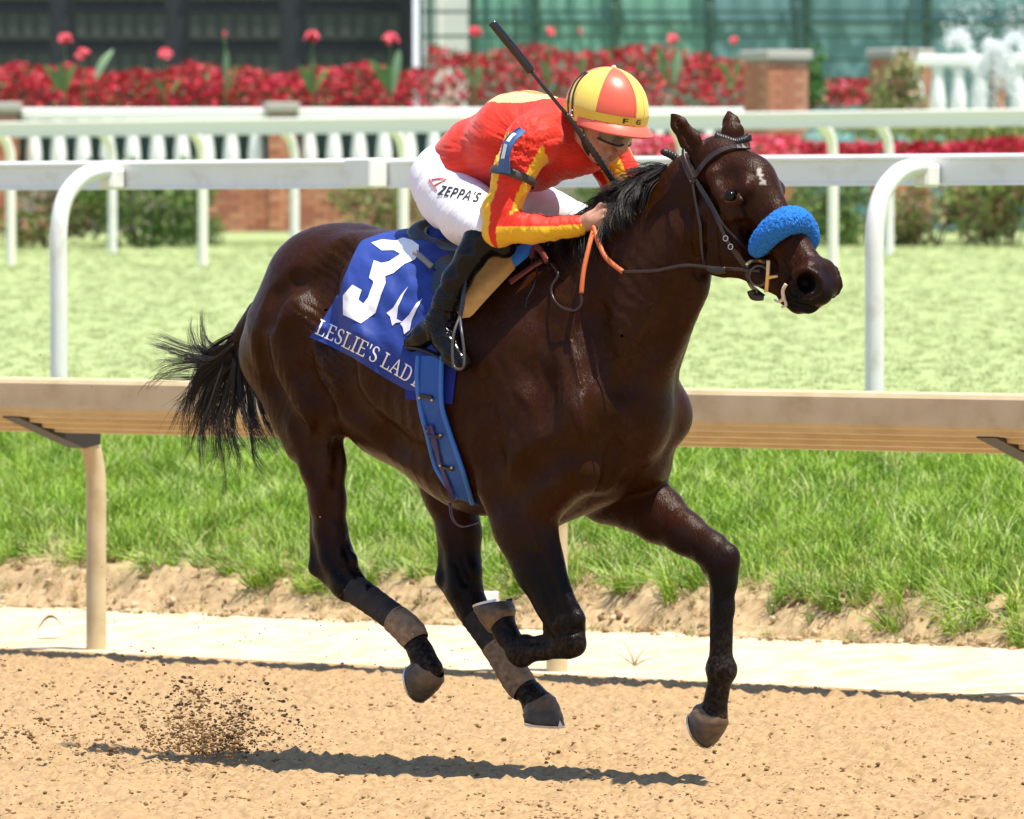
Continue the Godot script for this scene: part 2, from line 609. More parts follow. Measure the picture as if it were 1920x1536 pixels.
func balustrade(px0: float, px1: float, rail_y: float, foot_y: float, depth: float, n: int, label: String) -> void:
	var a := at(px0, rail_y, depth)
	var b := at(px1, rail_y, depth)
	var low := at(px0, foot_y, depth).y
	var o := thing("balustrade", label, "balustrade", Vector3((a.x + b.x) * 0.5, low, a.z), Basis.IDENTITY, "white balustrades of the garden wall")
	var w := b.x - a.x
	var h := a.y - low
	part("coping", box_mesh(Vector3(w, 0.13, 0.17), 0.02), M.balustrade, o, Transform3D(Basis.IDENTITY, Vector3(0, h - 0.065, 0)))
	part("plinth", box_mesh(Vector3(w, 0.10, 0.28), 0.02), M.balustrade, o, Transform3D(Basis.IDENTITY, Vector3(0, 0.05, 0)))
	var bh := h - 0.23
	var st := start()
	var prof := []
	for q in [[0.0001, 0.0], [0.07, 0.0], [0.07, 0.06], [0.07, 0.08], [0.085, 0.16], [0.092, 0.28], [0.090, 0.40], [0.080, 0.58], [0.066, 0.78], [0.062, 0.86], [0.070, 0.90], [0.070, 1.0], [0.0001, 1.0]]:
		prof.append(Vector2(q[0], q[1] * bh))
	lathe(st, prof, Transform3D.IDENTITY, 14)
	var m := finish(st)
	for i in n:
		part("baluster", m, M.balustrade, o, Transform3D(Basis.IDENTITY, Vector3(-w * 0.5 + w * (i + 0.5) / n, 0.10, 0)))

# a leaf shaped flake, folded along its middle
func flake(long: float, wide: float) -> ArrayMesh:
	var st := start()
	st.set_smooth_group(-1)
	var a := Vector3(0, 0, 0)
	var b := Vector3(wide * 0.5, long * 0.45, 0.12 * long)
	var c := Vector3(0, long, 0.05 * long)
	var d := Vector3(-wide * 0.5, long * 0.45, 0.12 * long)
	for q in [a, b, c, a, c, d]: st.add_vertex(q)
	return finish(st)

func rand_basis(r: RandomNumberGenerator) -> Basis:
	return Basis(Vector3(r.randfn(), r.randfn(), r.randfn()).normalized(), r.randf() * TAU)

# a bush: leaf flakes through an uneven mass, with stems
func bush(called: String, label: String, category: String, centre: Vector3, half: Vector3, n: int, tones: Array, size: float, seed_: int, group := "") -> void:
	var r := RandomNumberGenerator.new()
	r.seed = seed_
	var o := thing(called, label, category, centre, Basis.IDENTITY, group)
	var st := start()
	for i in 7:
		var tip := Vector3(r.randf_range(-0.7, 0.7) * half.x, half.y * r.randf_range(1.0, 1.7), r.randf_range(-0.6, 0.6) * half.z)
		tube(st, smooth_path([Vector3(tip.x * 0.2, -0.05, tip.z * 0.2), tip * 0.5 + Vector3(0, -0.05, 0), tip], 3), func(t): return Vector2.ONE * 0.018 * (1.0 - 0.7 * t), 5)
	part("stems", finish(st), M.bark, o)
	var leaf_ := flake(size, size * 0.55)
	var places := []
	var colors := []
	var tuft := []
	for i in 16:
		tuft.append([Vector3(r.randf_range(-0.85, 0.85) * half.x, half.y * r.randf_range(0.25, 1.75), r.randf_range(-0.8, 0.8) * half.z), r.randf_range(0.30, 0.55)])
	for i in n:
		var t: Array = tuft[r.randi() % tuft.size()]
		var q: Vector3 = Vector3(r.randfn(), r.randfn(), r.randfn()).normalized() * pow(r.randf(), 0.4) * t[1]
		var v: Vector3 = t[0] + q * half * 1.1
		v.y = maxf(v.y, 0.01)
		places.append(Transform3D(rand_basis(r).scaled(Vector3.ONE * r.randf_range(0.6, 1.3)), v))
		var c: Color = tones[r.randi() % tones.size()]
		var k := r.randf_range(0.75, 1.25)
		colors.append(Color(c.r * k, c.g * k, c.b * k))
	stuff("foliage", leaf_, M.leaf, places, colors, o)

# a bed of small bedding flowers over leaves
func flower_bed(label: String, x0: float, x1: float, y0: float, top: Callable, depth: float, thick: float, n: int, petals: Array, greens: Array, share: float, seed_: int) -> void:
	var r := RandomNumberGenerator.new()
	r.seed = seed_
	var st := start()
	st.set_smooth_group(-1)
	for k in 5:
		var a := TAU * k / 5.0
		var u := Vector3(cos(a), 0.35, sin(a))
		var w := Vector3(-sin(a), 0, cos(a))
		for q in [Vector3.ZERO, u * 0.020 + w * 0.011, u * 0.034, Vector3.ZERO, u * 0.034, u * 0.020 - w * 0.011]: st.add_vertex(q)
	var bloom := finish(st)
	var leaf_ := flake(0.07, 0.04)
	var fp := []
	var fc := []
	var lp := []
	var lc := []
	for i in n:
		var px := r.randf_range(x0, x1)
		var py := lerpf(y0, top.call(px), pow(r.randf(), 0.75))
		var v := at(px, py, depth + r.randf_range(-0.5, 0.5) * thick + (y0 - py) * 0.004)
		if r.randf() < share:
			fp.append(Transform3D(rand_basis(r).scaled(Vector3.ONE * r.randf_range(0.8, 1.6)), v))
			fc.append(petals[r.randi() % petals.size()])
		else:
			lp.append(Transform3D(rand_basis(r).scaled(Vector3.ONE * r.randf_range(0.7, 1.5)), v + Vector3(0, -0.02, -0.03)))
			lc.append(greens[r.randi() % greens.size()])
	var o := Node3D.new()
	o.name = numbered("flower_bed")
	add_child(o)
	o.position = Vector3.ZERO
	tag(o, label, "flower bed")
	o.set_meta("kind", "stuff")
	stuff("blossoms", bloom, M.leaf, fp, fc, o)
	stuff("leaves", leaf_, M.leaf, lp, lc, o)

func broad_leaf(st: SurfaceTool, foot: Vector3, tip: Vector3, wide: float, side: Vector3) -> void:
	var n := 7
	var last := []
	st.set_smooth_group(0)
	for i in n + 1:
		var t := float(i) / n
		var c := foot.lerp(tip, t) + Vector3(0, 0.06 * sin(t * PI), 0)
		var w := wide * 0.5 * pow(sin(PI * clampf(t * 0.96 + 0.04, 0, 1)), 0.8)
		var row := [c - side * w + Vector3(0, 0, 0.25 * w), c, c + side * w + Vector3(0, 0, 0.25 * w)]
		if last:
			quad(st, last[0], last[1], row[1], row[0])
			quad(st, last[1], last[2], row[2], row[1])
		last = row

func canna(px: float, py: float, foot_py: float, depth: float, head: float, tone: Material, leaves: Array, label: String, seed_: int) -> void:
	var r := RandomNumberGenerator.new()
	r.seed = seed_
	var foot := at(px, foot_py, depth)
	var top := at(px, py, depth) - foot
	var o := thing("canna_plant", label, "flower", foot, Basis.IDENTITY, "tall canna flowers above the bed")
	part("stem", tube_mesh([Vector3(0, -0.3, 0), top * 0.5 + Vector3(0.01, 0, 0), top], 0.010, 0.006, 6, 4), M.canna_green, o)
	var st := start()
	for i in int(head * 14):
		var a := r.randf() * TAU
		var e := r.randf_range(-0.3, 1.2)
		var way := Vector3(cos(a) * cos(e), sin(e), sin(a) * cos(e))
		broad_leaf(st, top + way * 0.005, top + way * head * 0.085 + Vector3(0, 0.02, 0), 0.07 * head, way.cross(Vector3(0.2, 1, 0.3)).normalized())
	part("blossom", finish(st), tone, o)
	for l in leaves:
		st = start()
		broad_leaf(st, at(l[0], l[1], depth) - foot, at(l[2], l[3], depth) - foot, l[4] * depth / FOCAL, Vector3(0.8, 0.25, 0.5).normalized())
		part("leaf", finish(st), M.canna_pale if l.size() > 5 else M.canna_green, o)

func build_background() -> void:
	M.bark = paint(0.10, 0.07, 0.045, 0.9)
	M.canna_green = paint(0.10, 0.24, 0.06, 0.5)
	M.canna_green.backlight_enabled = true
	M.canna_green.backlight = Color(0.4, 0.5, 0.3)
	M.canna_pale = paint(0.30, 0.46, 0.26, 0.5)
	M.canna_pale.backlight_enabled = true
	M.canna_pale.backlight = Color(0.4, 0.5, 0.3)
	M.pink = paint(0.75, 0.09, 0.13, 0.6)
	M.pink.backlight_enabled = true
	M.pink.backlight = Color(0.5, 0.3, 0.3)
	M.cream_bloom = paint(0.62, 0.60, 0.35, 0.6)
	brick = box_mesh(Vector3(1, 1, 0.024))
	var depth := 92.0
	var low := at(480, 427, depth).y
	# low brick wall under the balustrade
	var o := thing("garden_wall", "low red brick wall below the white balusters", "wall", Vector3(at(40, 427, depth).x, low - 0.05, -depth), Basis.IDENTITY)
	var wall_w := 2760.0 * depth / FOCAL
	var wall_h := at(480, 340, depth).y - low + 0.05
	part("core", box_mesh(Vector3(wall_w, wall_h, 0.3)), M.mortar, o, Transform3D(Basis.IDENTITY, Vector3(0, wall_h * 0.5, 0)))
	var shown := Node3D.new()
	clad_part(o, 395, 800, wall_h, depth)
	shown.free()
	balustrade(40, 503, 203, 338, depth, 10, "white balustrade in front of the tote board, between two low brick piers")
	balustrade(-1300, -48, 203, 338, depth, 26, "white balustrade running on past the dark board, beyond the last low pier")
	balustrade(556, 1400, 203, 338, depth, 18, "long white balustrade between the low pier and the tall pier")
	pier(-45, 36, 192, low, depth, "low brick pier where the balustrade begins, in front of the dark board", 0.12, [0.0, PI / 2])
	pier(498, 556, 192, low, depth, "low brick pier standing between two white balustrades", 0.12, [0.0, PI / 2])
	pier(1395, 1515, 95, low, 88.0, "tall brick pier with grey capstone beside the green screen", 0.52, [0.0, -PI / 2])
	pier(1632, 1745, 92, low, 93.0, "tall brick pier with grasses in front, next to the fountain", 0.52, [0.0, -PI / 2])
	pier(1858, 1888, 96, low, 93.0, "slim brick pier between white balustrades behind the fountain jets", 0.3, [0.0, -PI / 2])
	balustrade(1700, 1856, 103, 240, 92.0, 4, "white balustrade behind the fountain, between brick piers")
	balustrade(1889, 2560, 101, 240, 92.0, 16, "white balustrade at the far side of the fountain")
	# clipped dark hedge behind the balusters
	var hedge := thing("box_hedge", "dark green clipped hedge seen through the gaps between balusters", "hedge", at(40, 345, 92.9))
	part("clipped_mass", box_mesh(Vector3(17.0, 0.86, 0.7), 0.05), M.box_hedge, hedge, Transform3D(Basis.IDENTITY, Vector3(0, 0.43, 0)))
	# flower beds
	var reds := [Color(0.48, 0.009, 0.028), Color(0.55, 0.014, 0.045), Color(0.36, 0.006, 0.016), Color(0.52, 0.018, 0.045)]
	var greens := [Color(0.08, 0.16, 0.04), Color(0.11, 0.19, 0.06), Color(0.20, 0.07, 0.05), Color(0.14, 0.17, 0.07)]
	var crest := func(px: float) -> float: return (128.0 - 8.0 * sin(px * 0.021) - 5.0 * sin(px * 0.057)) if px < 800 else (92.0 + 8.0 * sin(px * 0.03) if px < 1330 else 110.0)
	flower_bed("mass of small crimson bedding flowers in front of the tote board and fence", -1150, 1400, 215, crest, 94.2, 1.6, 15000, reds, greens, 0.74, 31)
	flower_bed("patch of crimson and pink bedding flowers between the two tall piers", 1512, 1650, 200, func(_p): return 148.0, 94.5, 0.8, 900, reds + [Color(0.75, 0.2, 0.3)], greens, 0.62, 32)
	flower_bed("row of bright pink flowers at the foot of the tall pier", 1180, 1500, 300, func(_p): return 256.0, 84.0, 0.6, 900, [Color(0.72, 0.05, 0.11), Color(0.75, 0.12, 0.2)], greens, 0.8, 33)
	flower_bed("band of dark crimson flowers in front of the fountain basin", 1500, 2600, 300, func(px): return 268.0 - 10.0 * smoothstep(1800, 1900, px), 84.0, 0.8, 3600, [Color(0.40, 0.006, 0.03), Color(0.48, 0.01, 0.045)], greens, 0.9, 34)
	# cannas above the bed
	canna(122, 84, 180, 93.2, 1.3, M.pink, [[112, 170, 80, 122, 16], [125, 170, 140, 120, 18], [118, 175, 108, 118, 16]], "pink canna with dark green leaves at its foot, tallest by the dark board", 1)
	canna(155, 112, 180, 93.4, 1.3, M.pink, [[180, 150, 212, 92, 26, 1]], "short pink canna beside one large pale green leaf", 2)
	canna(310, 112, 180, 93.3, 1.25, M.pink, [[305, 178, 290, 150, 14], [320, 178, 345, 150, 14]], "short pink canna blooming alone just over the crimson flowers", 3)
	canna(421, 72, 180, 93.3, 0.35, M.pink, [[424, 170, 424, 92, 14, 1], [430, 175, 445, 120, 10]], "canna with a closed pink bud and one upright pale leaf", 4)
	canna(585, 79, 180, 93.2, 1.25, M.pink, [[583, 175, 560, 122, 18], [590, 175, 620, 125, 16], [585, 175, 586, 110, 15]], "pink canna over bright green leaves in front of the tote board", 5)
	canna(732, 84, 180, 93.2, 1.35, M.pink, [[730, 175, 690, 110, 18], [738, 175, 748, 92, 22, 1], [728, 175, 725, 120, 18]], "pink canna beside the edge of the dark board with pale leaf", 6)
	canna(890, 70, 170, 93.2, 1.1, M.pink, [[885, 170, 870, 120, 12], [895, 170, 905, 125, 12]], "pink canna in front of the white wall's edge", 7)
	canna(1031, 69, 160, 93.2, 0.85, M.pink, [[1028, 160, 1015, 110, 12]], "small pink canna before the green screen, by the whip", 8)
	canna(1088, 66, 150, 93.2, 0.4, M.pink, [[1090, 150, 1100, 105, 10]], "canna with a small dark pink bud before the green screen", 9)
	canna(1260, 85, 170, 93.2, 1.2, M.pink, [[1262, 160, 1274, 90, 24, 1], [1250, 160, 1232, 85, 16]], "pink canna with a cream petal before the green screen", 10)
	canna(1375, 85, 160, 93.2, 0.8, M.pink, [[1372, 160, 1345, 115, 14], [1378, 160, 1390, 110, 12]], "pink canna next to the tall brick pier", 11)
	# tall leafy plant behind the tall pier
	bush("leafy_plant", "green leafy plant behind the tall brick pier's corner", "plant", at(1520, 200, 90.5), Vector3(0.14, 0.36, 0.14), 260, [Color(0.06, 0.17, 0.04), Color(0.12, 0.25, 0.07)], 0.10, 51)
	bush("grass_clump", "yellow green ornamental grass in front of the fountain pier", "plant", at(1680, 260, 87.0), Vector3(0.30, 0.45, 0.2), 700, [Color(0.24, 0.28, 0.09), Color(0.32, 0.34, 0.14), Color(0.40, 0.30, 0.18)], 0.10, 52)
	bush("grass_clump", "low yellow green foliage behind the dark crimson band", "plant", at(1830, 288, 85.5), Vector3(1.35, 0.16, 0.2), 2600, [Color(0.24, 0.30, 0.08), Color(0.32, 0.36, 0.12)], 0.08, 53)
	# bushes against the wall
	var g1 := [Color(0.07, 0.14, 0.03), Color(0.12, 0.20, 0.05), Color(0.18, 0.26, 0.08), Color(0.22, 0.24, 0.10)]
	var g2 := [Color(0.14, 0.20, 0.05), Color(0.22, 0.28, 0.09), Color(0.28, 0.25, 0.12), Color(0.30, 0.16, 0.10)]
	bush("garden_bush", "rounded green bush against the garden wall, by the rail post", "bush", at(100, 466, 82.5), Vector3(0.62, 0.38, 0.4), 2200, g2, 0.075, 61, "bushes along the garden wall")
	bush("garden_bush", "dense dark green bush beside the bare stretch of brick wall", "bush", at(275, 464, 82.0), Vector3(0.74, 0.42, 0.45), 3000, g1, 0.075, 62, "bushes along the garden wall")
	bush("garden_bush", "small leafy bush tucked against the brick beside the dense dark bush", "bush", at(360, 462, 84.0), Vector3(0.30, 0.36, 0.3), 1100, g1, 0.07, 63, "bushes along the garden wall")
	bush("garden_bush", "straggly olive bush at the other end of the bare brick stretch", "bush", at(720, 452, 83.0), Vector3(0.50, 0.36, 0.35), 1300, g2, 0.075, 64, "bushes along the garden wall")
	bush("garden_bush", "dark bush below the middle of the long balustrade", "bush", at(1150, 450, 83.0), Vector3(0.5, 0.36, 0.35), 1300, g1, 0.075, 65, "bushes along the garden wall")
	bush("garden_bush", "dark bush at the foot of the tall pier with capstone", "bush", at(1300, 450, 83.0), Vector3(0.5, 0.36, 0.35), 1300, g1, 0.075, 66, "bushes along the garden wall")
	bush("garden_bush", "dark green bush on its own beside the tall pier's flower row", "bush", at(1555, 470, 80.0), Vector3(0.40, 0.36, 0.35), 2000, g1, 0.075, 67, "bushes along the garden wall")
	bush("garden_bush", "mixed olive and rusty shrub behind the last white posts", "bush", at(1740, 478, 79.0), Vector3(0.50, 0.38, 0.35), 2200, g2, 0.075, 68, "bushes along the garden wall")
	bush("garden_bush", "yellowish green shrub below the fountain at the end of the row", "bush", at(1890, 480, 78.0), Vector3(0.48, 0.40, 0.35), 2200, [Color(0.20, 0.27, 0.07), Color(0.27, 0.32, 0.10), Color(0.20, 0.10, 0.07)], 0.075, 69, "bushes along the garden wall")
	for i in 5:
		bush("garden_bush", ["olive bush in front of the balustrade that runs on past the board", "dark bush in front of the balustrade that runs on past the board", "olive bush beyond the dark one along the running balustrade", "green bush along the wall past the fountain's end shrub", "olive bush along the wall past the fountain's end shrub"][i], "bush", at([-110, -330, -560, 2080, 2280][i], 470, 82.0), Vector3(0.58, 0.38, 0.4), 1500, g1 if i % 2 else g2, 0.075, 71 + i, "bushes along the garden wall")
	# tote board
	var tb := thing("tote_board", "dark infield tote board with unlit number panels", "tote board", at(350, 215, 112.0))
	var tw := 2060.0 * 112.0 / FOCAL
	part("casing", box_mesh(Vector3(tw, 6.0, 0.6), 0.03), M.board, tb, Transform3D(Basis.IDENTITY, Vector3(-4.53, 2.5, -0.4)))
	var sx := 112.0 / FOCAL
	var base_x := 350.0
	var rows_ := [[20.0, 76.0], [94.0, 150.0], [-54.0, 2.0], [-128.0, -72.0]]
	for row in rows_:
		for c in [[-935.0, -765.0], [-720.0, -548.0], [-505.0, -333.0], [-290.0, -118.0], [-75.0, 95.0], [138.0, 310.0], [352.0, 526.0], [572.0, 752.0]]:
			var w: float = (c[1] - c[0]) * sx
			var h: float = (row[1] - row[0]) * sx
			var pos := at((c[0] + c[1]) * 0.5, (row[0] + row[1]) * 0.5, 112.0) - tb.position + Vector3(0, 0, -0.07)
			var pn := part("number_panel", box_mesh(Vector3(w, h, 0.05), 0.008), M.panel, tb, Transform3D(Basis.IDENTITY, pos))
			for k in 6:
				part("digit_cell", box_mesh(Vector3(w / 6.0 * 0.62, h * 0.78, 0.02)), M.digit, pn, Transform3D(Basis.IDENTITY, Vector3(-w * 0.5 + w * (k + 0.5) / 6.0, 0, 0.03)))
			part("hood", box_mesh(Vector3(w, 0.03, 0.10)), M.board, pn, Transform3D(Basis.IDENTITY, Vector3(0, h * 0.5 + 0.02, 0.03)))
	# white building end
	var wb := thing("white_building", "white plastered building end between the dark board and green screen", "building", at(848, 215, 111.0))
	part("wall", box_mesh(Vector3(100.0 * 111.0 / FOCAL, 5.0, 1.0), 0.02), M.plaster, wb, Transform3D(Basis.IDENTITY, Vector3(-0.02, 2.3, -0.6)))
	part("downpipe", tube_mesh([Vector3(-0.19, -0.2, 0.0), Vector3(-0.19, 2.0, 0.0), Vector3(-0.19, 4.5, 0.0)], 0.055, 0.055, 10), M.plaster, wb)
	# green wind screens on a frame
	var ws := thing("wind_screen", "long green and teal fabric screen on tall posts behind the flowers", "screen", at(1400, 215, 109.0))
	var edges := [886, 1005, 1155, 1330, 1515, 1740, 1990, 2240, 2490, 2740]
	for i in edges.size() - 1:
		var w: float = (edges[i + 1] - edges[i]) * 109.0 / FOCAL
		var pos := at((edges[i] + edges[i + 1]) * 0.5, 130, 109.0) - ws.position
		part("screen_panel", cloth_panel(w, 4.4, 70 + i), M.screen if i < 3 else M.screen_blue, ws, Transform3D(Basis.IDENTITY, pos))
	for e in edges:
		var pos := at(e, 130, 108.9) - ws.position
		part("post", tube_mesh([pos + Vector3(0, -1.2, 0), pos, pos + Vector3(0, 2.6, 0)], 0.055, 0.055, 8), M.green_post, ws)
	for yy in [-40.0, 42.0]:
		part("cross_rail", box_mesh(Vector3(13.6, 0.06, 0.05)), M.green_post, ws, Transform3D(Basis.IDENTITY, at(1815, yy, 108.85) - ws.position))
	# wire fence in front of it
	var wf := thing("wire_fence", "thin dark green wire mesh fence above the flower bed", "fence", at(1300, 215, 100.0))
	for e in [790, 806, 966, 1150, 1330, 1495, 1700, 1900, 2100, 2300, 2500]:
		var pos := at(e, 130, 100.0) - wf.position
		part("post", tube_mesh([pos + Vector3(0, -0.8, 0), pos, pos + Vector3(0, 0.82 if e > 900 else 2.2, 0)], 0.028, 0.028, 8), M.green_post, wf)
	for yy in [22.0, 68.0, 112.0]:
		part("wire_rail", box_mesh(Vector3(1720.0 * 100.0 / FOCAL, 0.035, 0.02)), M.green_post, wf, Transform3D(Basis.IDENTITY, at(1650, yy, 100.0) - wf.position))
	st_wires(wf)
	# fountain
	var fo := thing("fountain", "fountain throwing arcs of white water drops over a basin", "fountain", at(1725, 262, 88.0))
	var stb := start()
	lathe(stb, [Vector2(0.0001, 0.02), Vector2(1.22, 0.02), Vector2(1.22, 0.08), Vector2(1.30, 0.08), Vector2(1.30, -0.25), Vector2(0.0001, -0.25)], Transform3D.IDENTITY, 40)
	part("basin", finish(stb), M.pool, fo)
	var r := RandomNumberGenerator.new()
	r.seed = 90
	var drops := []
	var jets := [[[1840, 240], [1822, 20], [1782, 80]], [[1850, 240], [1850, -40], [1900, 180]], [[1860, 240], [1880, -30], [1935, 120]], [[1846, 240], [1838, -20], [1880, 150]], [[1856, 240], [1895, -10], [1890, 175]]]
	for j in jets:
		for i in 420:
			var t := pow(r.randf(), 0.6)
			var a := Vector2(j[0][0], j[0][1])
			var b := Vector2(j[1][0], j[1][1])
			var c := Vector2(j[2][0], j[2][1])
			var q := a.lerp(b, t).lerp(b.lerp(c, t), t)
			var sc := lerpf(2.0, 9.0, t)
			var v := at(q.x + r.randfn() * sc, q.y + r.randfn() * sc, 86.0 + r.randfn() * 0.15)
			drops.append(Transform3D(Basis.IDENTITY.scaled(Vector3.ONE * r.randf_range(0.4, 1.5)), v - fo.position))
	for i in 500:
		drops.append(Transform3D(Basis.IDENTITY.scaled(Vector3.ONE * r.randf_range(0.3, 1.0)), at(r.randf_range(1765, 1935), r.randf_range(-10, 200), 86.0 + r.randfn() * 0.3) - fo.position))
	var ds := start()
	lathe(ds, ball_profile(0.011), Transform3D.IDENTITY, 8)
	stuff("spray", finish(ds), M.water, drops, [], fo)

func clad_part(o: Node3D, px0: float, px1: float, h: float, depth: float) -> void:
	# the stretch of the low wall that shows between the bushes
	var x := at(px0, LEVEL, depth).x - o.position.x
	var x1 := at(px1, LEVEL, depth).x - o.position.x
	var j := 0
	while (j + 1) * 0.075 < h:
		var a := x - (0.1075 if j % 2 else 0.0)
		var n := 0
		while a < x1:
			part("brick", brick, M.bricks[(j * 5 + n * 3 + (j * n) % 3) % 4], o, Transform3D(Basis.from_scale(Vector3(0.203, 0.063, 1.0)), Vector3(a + 0.1, (j + 0.5) * 0.075, 0.15)))
			a += 0.215
			n += 1
		j += 1

# slightly slack cloth
func cloth_panel(w: float, h: float, seed_: int) -> ArrayMesh:
	var n := FastNoiseLite.new()
	n.seed = seed_
	n.frequency = 0.9
	var st := start()
	st.set_smooth_group(0)
	var nx := 16
	var ny := 16
	var f := func(i: int, j: int) -> Vector3: return Vector3((float(i) / nx - 0.5) * w, (float(j) / ny - 0.5) * h, 0.09 * n.get_noise_2d(i * 0.25, j * 0.12) + 0.03 * sin(i * 1.7))
	for j in ny:
		for i in nx:
			quad(st, f.call(i, j), f.call(i, j + 1), f.call(i + 1, j + 1), f.call(i + 1, j))
	return finish(st)

func st_wires(wf: Node3D) -> void:
	var st := start()
	var x := 792.0
	while x < 2500.0:
		block(st, Transform3D(Basis.IDENTITY, at(x, 75, 100.0) - wf.position), Vector3(0.006, 0.95, 0.006))
		x += 7.5
	part("mesh_wires", finish(st), M.green_post, wf)

